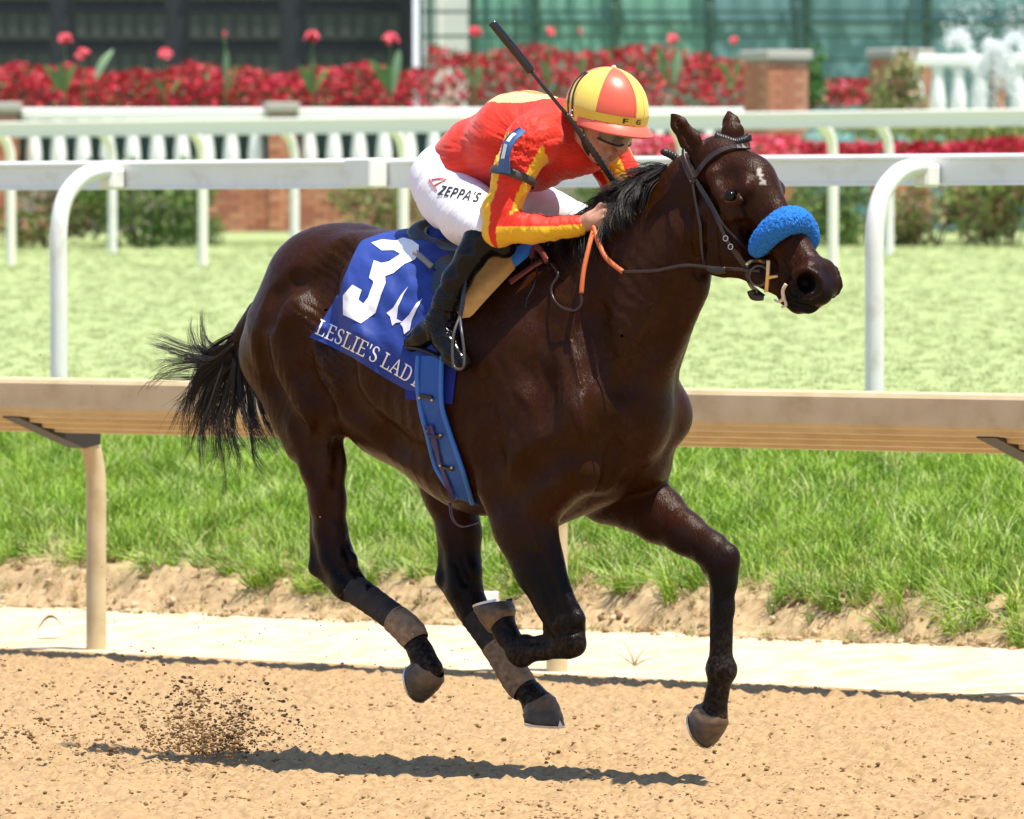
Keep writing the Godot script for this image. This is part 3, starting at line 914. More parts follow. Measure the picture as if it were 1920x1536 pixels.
# ---------------------------------------------------------------- bodies: smooth joined tapered limbs, meshed as surface nets
class Field:
	var pa := PackedVector3Array()
	var pd := PackedVector3Array()
	var inv := PackedFloat32Array()
	var ra := PackedFloat32Array()
	var rb := PackedFloat32Array()
	var ax := PackedVector3Array()
	var sq := PackedFloat32Array()
	var kk := PackedFloat32Array()
	var op := PackedInt32Array()
	var ripple: Callable
	var rippled := false
	var cell := 0.01
	var nx := 0
	var ny := 0
	var lo := Vector3.ZERO
	var leaves := []
	var lists := []
	var made := []

	func limb(a: Vector3, b: Vector3, r0: float, r1: float, k := 0.05, squash := 1.0, axis := Vector3(0, 0, 1), cut := 0) -> void:
		pa.append(a); pd.append(b - a)
		var l := (b - a).length_squared()
		inv.append(1.0 / l if l > 1e-9 else 0.0)
		ra.append(r0); rb.append(r1 - r0); ax.append(axis.normalized()); sq.append(1.0 / squash - 1.0); kk.append(k); op.append(cut)

	func ball(a: Vector3, r: float, k := 0.05, squash := 1.0, axis := Vector3(0, 0, 1), cut := 0) -> void:
		limb(a, a, r, r, k, squash, axis, cut)

	func one(i: int, p: Vector3) -> float:
		var q := p - pa[i]
		var t := clampf(q.dot(pd[i]) * inv[i], 0.0, 1.0)
		q -= pd[i] * t
		var r := ra[i] + rb[i] * t
		var s := sq[i]
		var l0 := q.length()
		if s == 0.0:
			return l0 - r
		q += ax[i] * (q.dot(ax[i]) * s)
		var l := q.length()
		if l < 1e-6:
			return -r
		return (l - r) * l0 / l

	func value(p: Vector3, list: PackedInt32Array) -> float:
		var d := 9.0
		for i in list:
			var q := p - pa[i]
			var t := clampf(q.dot(pd[i]) * inv[i], 0.0, 1.0)
			q -= pd[i] * t
			var r := ra[i] + rb[i] * t
			var s := sq[i]
			var l0 := q.length()
			var e := l0 - r
			if s != 0.0:
				q += ax[i] * (q.dot(ax[i]) * s)
				var l := q.length()
				e = (l - r) * l0 / l if l > 1e-6 else -r
			var k := kk[i]
			if op[i] == 0:
				var h := k - absf(d - e)
				d = minf(d, e)
				if h > 0.0:
					d -= h * h / (4.0 * k)
			else:
				e = -e
				var h := k - absf(d - e)
				d = maxf(d, e)
				if h > 0.0:
					d += h * h / (4.0 * k)
		if rippled:
			d += ripple.call(p)
		return d

	func everything() -> PackedInt32Array:
		return PackedInt32Array(range(pa.size()))

	func split(at: Vector3, size: float, list: PackedInt32Array, box: AABB) -> void:
		if not box.intersects(AABB(at, Vector3.ONE * size)):
			return
		var c := at + Vector3.ONE * size * 0.5
		var h := size * 0.8661
		var ds := PackedFloat32Array()
		var m := 9.0
		for i in list:
			var e := one(i, c)
			ds.append(e)
			if op[i] == 0:
				m = minf(m, e)
		if m > h * 1.5 + 0.04:
			return
		var keep := PackedInt32Array()
		for n in list.size():
			var i := list[n]
			if (op[i] == 0 and ds[n] < m + 2.2 * h + kk[i]) or (op[i] == 1 and ds[n] < kk[i] + h * 1.2):
				keep.append(i)
		if absf(value(c, keep)) > h * 1.5 + 0.012:
			return
		if size < cell * 4.5:
			leaves.append(at)
			lists.append(keep)
			return
		var s := size * 0.5
		for z in 2:
			for y in 2:
				for x in 2:
					split(at + Vector3(x, y, z) * s, s, keep, box)

	func leaf(n: int) -> void:
		var at: Vector3 = leaves[n]
		var list: PackedInt32Array = lists[n]
		var v := PackedFloat32Array()
		v.resize(125)
		var w := 0
		var mixed := 0
		for z in 5:
			for y in 5:
				for x in 5:
					var e := value(at + Vector3(x, y, z) * cell, list)
					v[w] = e
					w += 1
					if e < 0.0:
						mixed += 1
		if mixed == 0 or mixed == 125:
			made[n] = null
			return
		var base := Vector3i(((at - lo) / cell).round())
		var keys := PackedInt64Array()
		var pos := PackedVector3Array()
		var nor := PackedVector3Array()
		var edges := PackedInt64Array()
		for z in 4:
			for y in 4:
				for x in 4:
					var o := (z * 5 + y) * 5 + x
					var a0 := v[o]
					var a1 := v[o + 1]
					var a2 := v[o + 5]
					var a3 := v[o + 6]
					var a4 := v[o + 25]
					var a5 := v[o + 26]
					var a6 := v[o + 30]
					var a7 := v[o + 31]
					var key: int = (base.z + z + 2) * ny * nx + (base.y + y + 2) * nx + base.x + x + 2
					if (a0 < 0.0) != (a1 < 0.0):
						edges.append(key * 8 + (1 if a0 < 0.0 else 0))
					if (a0 < 0.0) != (a2 < 0.0):
						edges.append(key * 8 + 2 + (1 if a0 < 0.0 else 0))
					if (a0 < 0.0) != (a4 < 0.0):
						edges.append(key * 8 + 4 + (1 if a0 < 0.0 else 0))
					var inside := int(a0 < 0.0) + int(a1 < 0.0) + int(a2 < 0.0) + int(a3 < 0.0) + int(a4 < 0.0) + int(a5 < 0.0) + int(a6 < 0.0) + int(a7 < 0.0)
					if inside == 0 or inside == 8:
						continue
					var s := Vector3.ZERO
					var c := 0
					if (a0 < 0.0) != (a1 < 0.0): s += Vector3(a0 / (a0 - a1), 0, 0); c += 1
					if (a2 < 0.0) != (a3 < 0.0): s += Vector3(a2 / (a2 - a3), 1, 0); c += 1
					if (a4 < 0.0) != (a5 < 0.0): s += Vector3(a4 / (a4 - a5), 0, 1); c += 1
					if (a6 < 0.0) != (a7 < 0.0): s += Vector3(a6 / (a6 - a7), 1, 1); c += 1
					if (a0 < 0.0) != (a2 < 0.0): s += Vector3(0, a0 / (a0 - a2), 0); c += 1
					if (a1 < 0.0) != (a3 < 0.0): s += Vector3(1, a1 / (a1 - a3), 0); c += 1
					if (a4 < 0.0) != (a6 < 0.0): s += Vector3(0, a4 / (a4 - a6), 1); c += 1
					if (a5 < 0.0) != (a7 < 0.0): s += Vector3(1, a5 / (a5 - a7), 1); c += 1
					if (a0 < 0.0) != (a4 < 0.0): s += Vector3(0, 0, a0 / (a0 - a4)); c += 1
					if (a1 < 0.0) != (a5 < 0.0): s += Vector3(1, 0, a1 / (a1 - a5)); c += 1
					if (a2 < 0.0) != (a6 < 0.0): s += Vector3(0, 1, a2 / (a2 - a6)); c += 1
					if (a3 < 0.0) != (a7 < 0.0): s += Vector3(1, 1, a3 / (a3 - a7)); c += 1
					var p := at + (Vector3(x, y, z) + s / c) * cell
					var h := cell * 0.6
					var e0 := value(p, list)
					var g := Vector3(value(p + Vector3(h, 0, 0), list) - e0, value(p + Vector3(0, h, 0), list) - e0, value(p + Vector3(0, 0, h), list) - e0)
					var gl := g.length() / h
					if gl > 0.2:
						p -= g.normalized() * clampf(e0 / gl, -cell * 0.5, cell * 0.5)
					keys.append(key)
					pos.append(p)
					nor.append(g.normalized())
		made[n] = [keys, pos, nor, edges]

	# the arrays of a mesh of the surface; paint(position, normal) gives a vertex its own colour
	func arrays(box: AABB, grain: float, paint: Callable, shift := Vector3.ZERO) -> Array:
		cell = grain
		var size := cell * 4.0
		while size < maxf(box.size.x, maxf(box.size.y, box.size.z)):
			size *= 2.0
		lo = box.position
		nx = int(ceil(size / cell)) + 6
		ny = nx
		leaves = []
		lists = []
		split(lo, size, everything(), box)
		made = []
		made.resize(leaves.size())
		var crew := []
		for k in 4:
			var th := Thread.new()
			th.start(func() -> void:
				for n in range(k, leaves.size(), 4):
					leaf(n))
			crew.append(th)
		for th in crew:
			th.wait_to_finish()
		var where := {}
		var pos := PackedVector3Array()
		var nor := PackedVector3Array()
		for m in made:
			if m == null:
				continue
			var keys: PackedInt64Array = m[0]
			for n in keys.size():
				where[keys[n]] = pos.size() + n
			pos.append_array(m[1])
			nor.append_array(m[2])
		var index := PackedInt32Array()
		for m in made:
			if m == null:
				continue
			var edges: PackedInt64Array = m[3]
			for e in edges:
				var key := e >> 3
				var axis := (e >> 1) & 3
				var u := ny * nx if axis != 2 else nx
				var w := nx if axis == 0 else 1
				if axis == 1:
					u = 1
					w = ny * nx
				elif axis == 0:
					u = nx
					w = ny * nx
				else:
					u = 1
					w = nx
				var q0: int = where.get(key, -1)
				var q1: int = where.get(key - u, -1)
				var q2: int = where.get(key - u - w, -1)
				var q3: int = where.get(key - w, -1)
				if q0 < 0 or q1 < 0 or q2 < 0 or q3 < 0:
					continue
				var flip := (e & 1) == 1
				if axis == 1:
					flip = not flip
				if flip:
					index.append_array(PackedInt32Array([q0, q3, q2, q0, q2, q1]))
				else:
					index.append_array(PackedInt32Array([q0, q1, q2, q0, q2, q3]))
		var col := PackedColorArray()
		col.resize(pos.size())
		if paint.is_valid():
			for n in pos.size():
				col[n] = paint.call(pos[n], nor[n])
		else:
			col.fill(Color.WHITE)
		if shift != Vector3.ZERO:
			for n in pos.size():
				pos[n] -= shift
		var a := []
		a.resize(Mesh.ARRAY_MAX)
		a[Mesh.ARRAY_VERTEX] = pos
		a[Mesh.ARRAY_NORMAL] = nor
		a[Mesh.ARRAY_COLOR] = col
		a[Mesh.ARRAY_INDEX] = index
		return a

	func near(p: Vector3, reach: float) -> PackedInt32Array:
		var o := PackedInt32Array()
		for i in pa.size():
			if one(i, p) < reach + (kk[i] if op[i] == 0 else 0.0):
				o.append(i)
		return o

	# the first point on the surface along a ray, or INF
	func hit(from: Vector3, way: Vector3, list: PackedInt32Array, far := 1.6) -> Vector3:
		var t := 0.0
		while t < far:
			var e := value(from + way * t, list)
			if e < 0.0006:
				return from + way * t
			t += maxf(e * 0.8, 0.0006)
		return Vector3.INF

	func normal(p: Vector3, list: PackedInt32Array) -> Vector3:
		var h := 0.004
		var e := value(p, list)
		return Vector3(value(p + Vector3(h, 0, 0), list) - e, value(p + Vector3(0, h, 0), list) - e, value(p + Vector3(0, 0, h), list) - e).normalized()

# ---------------------------------------------------------------- the horse
var coat := Field.new()
const GRAIN := 0.0092

func both(a: Vector3, b: Vector3, r0: float, r1: float, k := 0.04, squash := 1.0, axis := Vector3(0, 0, 1), cut := 0) -> void:
	coat.limb(a, b, r0, r1, k, squash, axis, cut)
	coat.limb(mirror(a), mirror(b), r0, r1, k, squash, mirror(axis), cut)

func chain(spots: Array, k := 0.03, squash := 1.0) -> void:
	for i in spots.size() - 1:
		coat.limb(spots[i][0], spots[i + 1][0], spots[i][1], spots[i + 1][1], k, squash)

# a furrow drawn into the near side: the points are moved out to the surface first
func furrow(spots: Array, r: float, deep: float, k := 0.02) -> void:
	var way := (frame.transposed() * ray(960, 768)).normalized()
	var last := Vector3.INF
	for s in spots:
		var p := coat.hit(hp(s[0], s[1], 0.45), way, coat.near(hp(s[0], s[1], 0.2), 0.35))
		if p == Vector3.INF:
			continue
		p -= way * (r * 1.4 - deep * 0.95)
		if last != Vector3.INF:
			cuts.append([last, p, r * 1.4, k * 1.5])
		last = p
var cuts := []

func horse_shape() -> void:
	var f := coat
	# trunk
	f.limb(hp(655, 575), hp(790, 652), 0.265, 0.362, 0.05, 0.95)
	f.limb(hp(790, 652), hp(930, 718), 0.362, 0.400, 0.06, 0.82)
	f.limb(hp(930, 722), hp(1050, 738), 0.395, 0.335, 0.06, 0.76)
	f.limb(hp(1050, 730), hp(1150, 770), 0.32, 0.20, 0.08, 0.85)
	f.limb(hp(900, 540), hp(1010, 535), 0.10, 0.10, 0.10, 0.7)                      # withers
	f.limb(hp(1130, 885), hp(1000, 925), 0.10, 0.125, 0.06)                         # breast bone
	# neck
	f.limb(hp(1070, 650), hp(1160, 565), 0.27, 0.235, 0.10, 0.66)
	f.limb(hp(1160, 565), hp(1230, 468), 0.235, 0.185, 0.08, 0.56)
	f.limb(hp(1230, 468), hp(1302, 362), 0.185, 0.125, 0.06, 0.60)
	f.limb(hp(1190, 690), hp(1288, 540), 0.10, 0.06, 0.08, 0.85)                   # windpipe
	f.limb(hp(1190, 400), hp(1075, 520), 0.05, 0.08, 0.08, 0.7)                    # crest
	both(hp(1270, 440, 0.065), hp(1130, 690, 0.13), 0.05, 0.07, 0.06, 0.7)          # neck muscle
	# shoulders, arms
	both(hp(1035, 560, 0.12), hp(1085, 775, 0.185), 0.07, 0.095, 0.08, 0.8)
	both(hp(985, 650, 0.17), hp(960, 840, 0.19), 0.10, 0.125, 0.09, 0.75)
	both(hp(1088, 785, 0.185), hp(985, 890, 0.18), 0.098, 0.10, 0.06)
	both(hp(1100, 800, 0.15), hp(1122, 880, 0.10), 0.085, 0.072, 0.035)             # breast muscles
	both(hp(1075, 880, 0.17), hp(1010, 940, 0.16), 0.08, 0.08, 0.05)
	# near foreleg, folded
	chain([[hp(958, 905, 0.17), 0.115], [hp(982, 990, 0.165), 0.092], [hp(1008, 1065, 0.16), 0.073], [hp(1038, 1125, 0.155), 0.055], [hp(1062, 1166, 0.15), 0.056], [hp(1070, 1200, 0.15), 0.050]], 0.025, 0.85)
	f.limb(hp(1012, 985, 0.165), hp(1062, 1130, 0.170), 0.045, 0.016, 0.05)          # extensor
	f.limb(hp(965, 985, 0.175), hp(1028, 1150, 0.165), 0.045, 0.014, 0.05)          # flexor
	f.ball(hp(1032, 1180, 0.15), 0.024, 0.02)
	f.ball(hp(1082, 1160, 0.155), 0.024, 0.015)
	f.ball(hp(1080, 1212, 0.15), 0.030, 0.015)
	chain([[hp(1063, 1210, 0.15), 0.042], [hp(1020, 1216, 0.145), 0.033], [hp(985, 1224, 0.14), 0.036]], 0.02, 0.8)
	f.limb(hp(1035, 1198, 0.15), hp(985, 1206, 0.14), 0.015, 0.018, 0.012)           # tendon
	f.ball(hp(976, 1228, 0.14), 0.040, 0.02, 0.9)
	f.ball(hp(985, 1206, 0.14), 0.026, 0.02)
	chain([[hp(968, 1216, 0.14), 0.038], [hp(950, 1190, 0.14), 0.034], [hp(940, 1165, 0.14), 0.044]], 0.02)
	# far foreleg, reaching
	chain([[hp(1180, 925, -0.17), 0.115], [hp(1235, 965, -0.165), 0.086], [hp(1285, 1000, -0.16), 0.064], [hp(1335, 1033, -0.16), 0.054], [hp(1354, 1056, -0.16), 0.052], [hp(1357, 1090, -0.16), 0.040], [hp(1356, 1140, -0.16), 0.033], [hp(1355, 1215, -0.16), 0.033]], 0.025, 0.85)
	f.ball(hp(1365, 1040, -0.16), 0.033, 0.02)
	f.ball(hp(1331, 1066, -0.16), 0.022, 0.02)
	f.limb(hp(1340, 1100, -0.155), hp(1341, 1235, -0.155), 0.013, 0.018, 0.012)      # tendon
	f.ball(hp(1356, 1254, -0.16), 0.044, 0.03, 0.95)
	f.ball(hp(1338, 1254, -0.16), 0.024, 0.02)
	chain([[hp(1352, 1262, -0.16), 0.040], [hp(1345, 1300, -0.16), 0.032], [hp(1338, 1337, -0.16), 0.045]], 0.02)
	f.ball(hp(1314, 1336, -0.16), 0.027, 0.02)
	# hindquarters
	both(hp(600, 545, 0.09), hp(575, 620, 0.13), 0.185, 0.20, 0.06, 0.85)
	both(hp(545, 640, 0.13), hp(522, 668, 0.12), 0.15, 0.125, 0.06, 0.8)
	both(hp(660, 492, 0.12), hp(690, 520, 0.185), 0.085, 0.075, 0.06, 0.9)            # point of hip
	f.limb(hp(520, 665, 0.13), hp(572, 830, 0.14), 0.12, 0.072, 0.045, 0.85)
	f.limb(hp(560, 600, 0.22), hp(585, 760, 0.205), 0.10, 0.075, 0.05, 0.8)
	f.limb(hp(585, 640, 0.15), hp(600, 780, 0.165), 0.185, 0.085, 0.05, 0.72)
	f.ball(hp(612, 788, 0.175), 0.056, 0.03)
	f.ball(hp(622, 745, 0.19), 0.05, 0.04)
	chain([[hp(590, 800, 0.15), 0.090], [hp(605, 870, 0.145), 0.074], [hp(614, 940, 0.14), 0.057], [hp(620, 1000, 0.135), 0.052], [hp(630, 1045, 0.13), 0.056], [hp(650, 1090, 0.13), 0.050], [hp(690, 1122, 0.13), 0.038], [hp(745, 1165, 0.13), 0.034]], 0.03, 0.85)
	f.limb(hp(593, 930, 0.135), hp(597, 1062, 0.13), 0.022, 0.028, 0.02)
	f.limb(hp(597, 1064, 0.13), hp(650, 1110, 0.13), 0.028, 0.028, 0.02)
	f.ball(hp(655, 1050, 0.14), 0.026, 0.02)
	f.ball(hp(770, 1188, 0.13), 0.042, 0.03, 0.9)
	chain([[hp(772, 1192, 0.13), 0.040], [hp(790, 1225, 0.13), 0.036], [hp(803, 1255, 0.13), 0.046]], 0.02)
	f.ball(hp(786, 1253, 0.13), 0.025, 0.02)
	# far hind leg
	f.limb(hp(690, 660, -0.15), hp(800, 815, -0.15), 0.19, 0.12, 0.07, 0.8)
	chain([[hp(812, 830, -0.15), 0.115], [hp(845, 920, -0.145), 0.090], [hp(862, 1000, -0.14), 0.068], [hp(868, 1060, -0.135), 0.056], [hp(870, 1100, -0.13), 0.056], [hp(888, 1145, -0.13), 0.047], [hp(925, 1205, -0.13), 0.037], [hp(955, 1252, -0.13), 0.036]], 0.03, 0.85)
	f.limb(hp(838, 980, -0.135), hp(836, 1085, -0.13), 0.024, 0.029, 0.025)
	f.limb(hp(836, 1085, -0.13), hp(872, 1140, -0.13), 0.029, 0.028, 0.025)
	f.ball(hp(886, 1070, -0.125), 0.028, 0.02)
	f.ball(hp(968, 1274, -0.13), 0.044, 0.03, 0.9)
	chain([[hp(972, 1278, -0.13), 0.041], [hp(996, 1302, -0.13), 0.037], [hp(1012, 1320, -0.13), 0.047]], 0.02)
	f.ball(hp(996, 1330, -0.13), 0.026, 0.02)
	# dock
	f.limb(hp(490, 590, 0.0), hp(440, 650, 0.0), 0.05, 0.032, 0.06)
	# head
	f.limb(hp(1345, 309), hp(1402, 350), 0.088, 0.092, 0.04, 0.80)
	f.limb(hp(1402, 350), hp(1468, 450), 0.092, 0.068, 0.04, 0.74)
	f.limb(hp(1468, 450), hp(1512, 506), 0.070, 0.060, 0.03, 0.78)
	both(hp(1346, 425, 0.050), hp(1354, 452, 0.047), 0.110, 0.110, 0.02, 0.38)
	both(hp(1365, 475, 0.035), hp(1455, 530, 0.026), 0.056, 0.036, 0.03, 0.65)
	f.limb(hp(1362, 348, 0.080), hp(1394, 350, 0.080), 0.026, 0.024, 0.030)           # brow
	f.limb(mirror(hp(1378, 352, 0.070)), mirror(hp(1402, 356, 0.068)), 0.030, 0.028, 0.030)
	both(hp(1357, 367, 0.085), hp(1388, 378, 0.088), 0.012, 0.012, 0.02)            # eye lids
	both(hp(1376, 392, 0.080), hp(1440, 474, 0.062), 0.019, 0.011, 0.016)            # cheek ridge
	both(hp(1340, 330, 0.075), hp(1372, 400, 0.078), 0.028, 0.026, 0.03)             # jaw joint
	f.limb(hp(1502, 514), hp(1532, 540), 0.060, 0.050, 0.03, 0.86)
	f.limb(hp(1538, 548), hp(1520, 556), 0.034, 0.034, 0.025, 1.0)                     # upper lip
	f.limb(hp(1480, 556), hp(1516, 570), 0.033, 0.030, 0.02, 1.1)
	f.ball(hp(1496, 572), 0.026, 0.02)
	both(hp(1518, 508, 0.034), hp(1530, 534, 0.034), 0.036, 0.030, 0.018)            # nostril wings
	both(hp(1500, 515, 0.050), hp(1512, 545, 0.050), 0.024, 0.020, 0.018)
	# ears
	chain_ear([hp(1312, 288, 0.052), hp(1293, 262, 0.070), hp(1272, 232, 0.088), hp(1257, 209, 0.098)], Vector3(0.3, 0.2, 1.0))
	chain_ear([hp(1371, 266, -0.052), hp(1374, 248, -0.064), hp(1371, 229, -0.076), hp(1364, 203, -0.086)], Vector3(0.66, 0.0, 0.75), false)

func chain_ear(p: Array, axis: Vector3, hollow := true) -> void:
	var r := [0.030, 0.033, 0.025, 0.004]
	for i in 3:
		coat.limb(p[i], p[i + 1], r[i], r[i + 1], 0.012, 0.45, axis)
	var out := axis.normalized() * 0.020
	if hollow:
		coat.limb(p[0].lerp(p[1], 0.5) + out, p[2].lerp(p[3], 0.4) + out * 0.6, 0.014, 0.003, 0.008, 0.7, axis, 1)

var eye := Vector3.ZERO
var nostril := Vector3.ZERO

func on_coat(px: float, py: float) -> Vector3:
	var way := (frame.transposed() * ray(960, 768)).normalized()
	return coat.hit(hp(px, py, 0.22), way, coat.near(hp(px, py, 0.05), 0.25))

func horse_cuts() -> void:
	nostril = on_coat(1514, 528)
	var ring := []
	for i in 13:
		var a := TAU * i / 12.0
		ring.append(on_coat(1514.0 + 27.0 * cos(a) - 7.0 * sin(a), 528.0 + 24.0 * sin(a) + 7.0 * cos(a)))
	for i in 12:
		both(ring[i], ring[i + 1], 0.0055, 0.0055, 0.014)
	eye = on_coat(1373, 367)
	var lid := [on_coat(1357, 370), on_coat(1363, 361), on_coat(1373, 357), on_coat(1384, 361), on_coat(1391, 371)]
	var low := [on_coat(1357, 370), on_coat(1366, 377), on_coat(1379, 378), on_coat(1391, 371)]
	var inw := (frame.transposed() * ray(960, 768)).normalized()
	both(nostril - inw * 0.020, nostril + inw * 0.030, 0.040, 0.022, 0.006, 1.0, Vector3(0, 0, 1), 1)
	both(eye - inw * 0.006, eye - inw * 0.006, 0.0205, 0.0205, 0.006, 1.0, Vector3(0, 0, 1), 1)
	for i in 4:
		both(lid[i], lid[i + 1], 0.0075, 0.0075, 0.008)
	for i in 3:
		both(low[i], low[i + 1], 0.0055, 0.0055, 0.008)
	# hollows above the eye, below the cheek bone and between the nostrils
	furrow([[1362, 318], [1372, 330]], 0.030, 0.012, 0.020)
	furrow([[1402, 425], [1425, 462], [1440, 492]], 0.022, 0.010, 0.016)
	furrow([[1548, 520], [1545, 545]], 0.008, 0.006, 0.008)
	furrow([[1485, 505], [1478, 528], [1482, 545]], 0.010, 0.006, 0.010)
	# furrows between muscles, skin folds, the mouth
	furrow([[1446, 543], [1470, 556], [1495, 563], [1522, 572], [1540, 574]], 0.006, 0.011, 0.006)
	furrow([[1112, 590], [1128, 680], [1140, 770], [1128, 850]], 0.03, 0.016, 0.03)
	furrow([[1150, 800], [1158, 850], [1140, 925]], 0.02, 0.014, 0.02)
	furrow([[1020, 600], [1000, 700], [1030, 800]], 0.03, 0.010, 0.04)
	furrow([[1060, 840], [1000, 880], [955, 935]], 0.025, 0.012, 0.03)
	furrow([[900, 760], [905, 850], [925, 930]], 0.03, 0.012, 0.04)
	furrow([[1290, 560], [1240, 650], [1180, 720]], 0.025, 0.012, 0.03)
	furrow([[1012, 1040], [1036, 1100], [1050, 1150]], 0.008, 0.007, 0.014)
	furrow([[1005, 1060], [1030, 1130], [1038, 1165]], 0.006, 0.006, 0.010)
	furrow([[632, 462], [600, 512], [590, 540]], 0.03, 0.016, 0.03)
	furrow([[590, 525], [545, 522], [510, 548], [492, 600]], 0.02, 0.011, 0.025)
	furrow([[590, 540], [600, 620], [625, 690], [640, 760]], 0.035, 0.018, 0.04)
	furrow([[480, 640], [500, 720], [545, 800], [570, 870]], 0.02, 0.010, 0.025)
	furrow([[540, 620], [560, 700], [590, 745], [605, 760]], 0.02, 0.008, 0.03)
	furrow([[600, 775], [585, 830], [590, 900]], 0.015, 0.008, 0.02)
	furrow([[632, 830], [625, 900], [618, 970]], 0.010, 0.007, 0.014)
	furrow([[606, 930], [606, 1000], [612, 1050]], 0.012, 0.009, 0.014)
	furrow([[655, 770], [720, 830], [800, 870]], 0.03, 0.010, 0.04)
	for i in 6:
		furrow([[588 + i * 6, 690 + i * 9], [604 + i * 6, 702 + i * 10], [616 + i * 5, 722 + i * 9]], 0.006, 0.0035, 0.006)
		furrow([[575 + i * 4, 565 + i * 13], [590 + i * 3, 585 + i * 13], [600 + i * 2, 612 + i * 11]], 0.006, 0.003, 0.006)
	# tendons and bones of the lower legs
	furrow([[1348, 1108], [1347, 1170], [1347, 1232]], 0.006, 0.006, 0.008)
	furrow([[1338, 1070], [1352, 1082], [1372, 1078]], 0.006, 0.004, 0.008)
	furrow([[1345, 1290], [1338, 1312]], 0.006, 0.004, 0.008)
	furrow([[1038, 1204], [1012, 1208], [990, 1212]], 0.005, 0.005, 0.007)
	furrow([[1046, 1190], [1066, 1192], [1090, 1188]], 0.006, 0.005, 0.008)
	furrow([[612, 1035], [624, 1068], [652, 1100]], 0.010, 0.007, 0.012)
	furrow([[640, 1030], [652, 1060], [670, 1085]], 0.006, 0.005, 0.008)
	furrow([[850, 1010], [852, 1060], [868, 1100]], 0.010, 0.007, 0.012)
	furrow([[1250, 960], [1290, 992], [1330, 1022]], 0.008, 0.005, 0.012)
	# facial furrows
	furrow([[1395, 405], [1425, 450], [1455, 490]], 0.012, 0.006, 0.012)
	furrow([[1470, 470], [1480, 505], [1490, 520]], 0.008, 0.005, 0.010)
	furrow([[1345, 375], [1340, 450], [1352, 500]], 0.012, 0.006, 0.012)
	furrow([[1320, 400], [1318, 460], [1330, 505]], 0.014, 0.009, 0.014)
	# veins and tendons under the thin skin
	for v in [[[1400, 395], [1418, 425], [1432, 460], [1450, 485]], [[1418, 425], [1440, 440], [1452, 470]], [[1360, 400], [1372, 430], [1392, 460]], [[1000, 990], [1018, 1060], [1040, 1120]], [[940, 900], [990, 930], [1030, 975]],
		[[615, 820], [600, 880], [612, 950]], [[560, 760], [590, 830], [602, 900]], [[690, 790], [760, 840], [850, 880]], [[1070, 640], [1090, 720], [1075, 800]], [[1230, 560], [1190, 640], [1170, 720]], [[640, 1010], [632, 1050], [650, 1085]]]:
		var last := Vector3.INF
		for q in v:
			var p := coat.hit(hp(q[0], q[1], 0.42), inw, coat.near(hp(q[0], q[1], 0.18), 0.3))
			if p != Vector3.INF and last != Vector3.INF:
				coat.limb(last, p, 0.0042, 0.0042, 0.010)
			last = p
	for c in cuts:
		coat.limb(c[0], c[1], c[2], c[2], c[3], 1.0, Vector3(0, 0, 1), 1)

var dapple := FastNoiseLite.new()

func bay(p: Vector3, _n: Vector3) -> Color:
	var c := Color(0.0300, 0.0112, 0.0040)
	# black points: lower legs, muzzle, ear tips
	var black := 1.0 - smoothstep(0.60, 0.84, p.y)
	if p.x > 0.6:
		black = maxf(black, 1.0 - smoothstep(0.05, 0.13, p.distance_to(muzzle)))
	c = c.lerp(Color(0.0068, 0.0054, 0.0052), black)
	var v := 1.0 + 0.22 * dapple.get_noise_3dv(p * 6.0) + 0.15 * dapple.get_noise_3dv(p * 40.0)
	# dust on the lower legs
	var dust := clampf(0.10 * (dapple.get_noise_3dv(p * 90.0) + 0.35) + 0.20 * (dapple.get_noise_3dv(p * 300.0)), 0.0, 0.3) * (1.0 - smoothstep(0.30, 0.60, p.y))
	c = Color(c.r * v, c.g * v, c.b * v).lerp(Color(0.30, 0.20, 0.12), dust)
	# white star on the forehead
	for q in star:
		if p.distance_to(q) < 0.0075 + 0.006 * dapple.get_noise_3dv(p * 220.0):
			c = Color(0.42, 0.37, 0.34)
	return c
# skin relief finer than the muscles: folds at flank and thigh, ribs, the grain of the muscles
var creased := []

func relief(p: Vector3) -> float:
	var d := 0.0009 * dapple.get_noise_3d(p.x * 16.0, p.y * 9.0, p.z * 16.0) + 0.0006 * dapple.get_noise_3d(p.x * 42.0, p.y * 30.0, p.z * 42.0)
	for c in creased:
		var e: float = (p - c[0]).length_squared() / c[1]
		if e < 4.0:
			d += c[3] * exp(-e) * sin((p.x * c[2].x + p.y * c[2].y) + 2.2 * dapple.get_noise_3dv(p * 11.0))
	return d

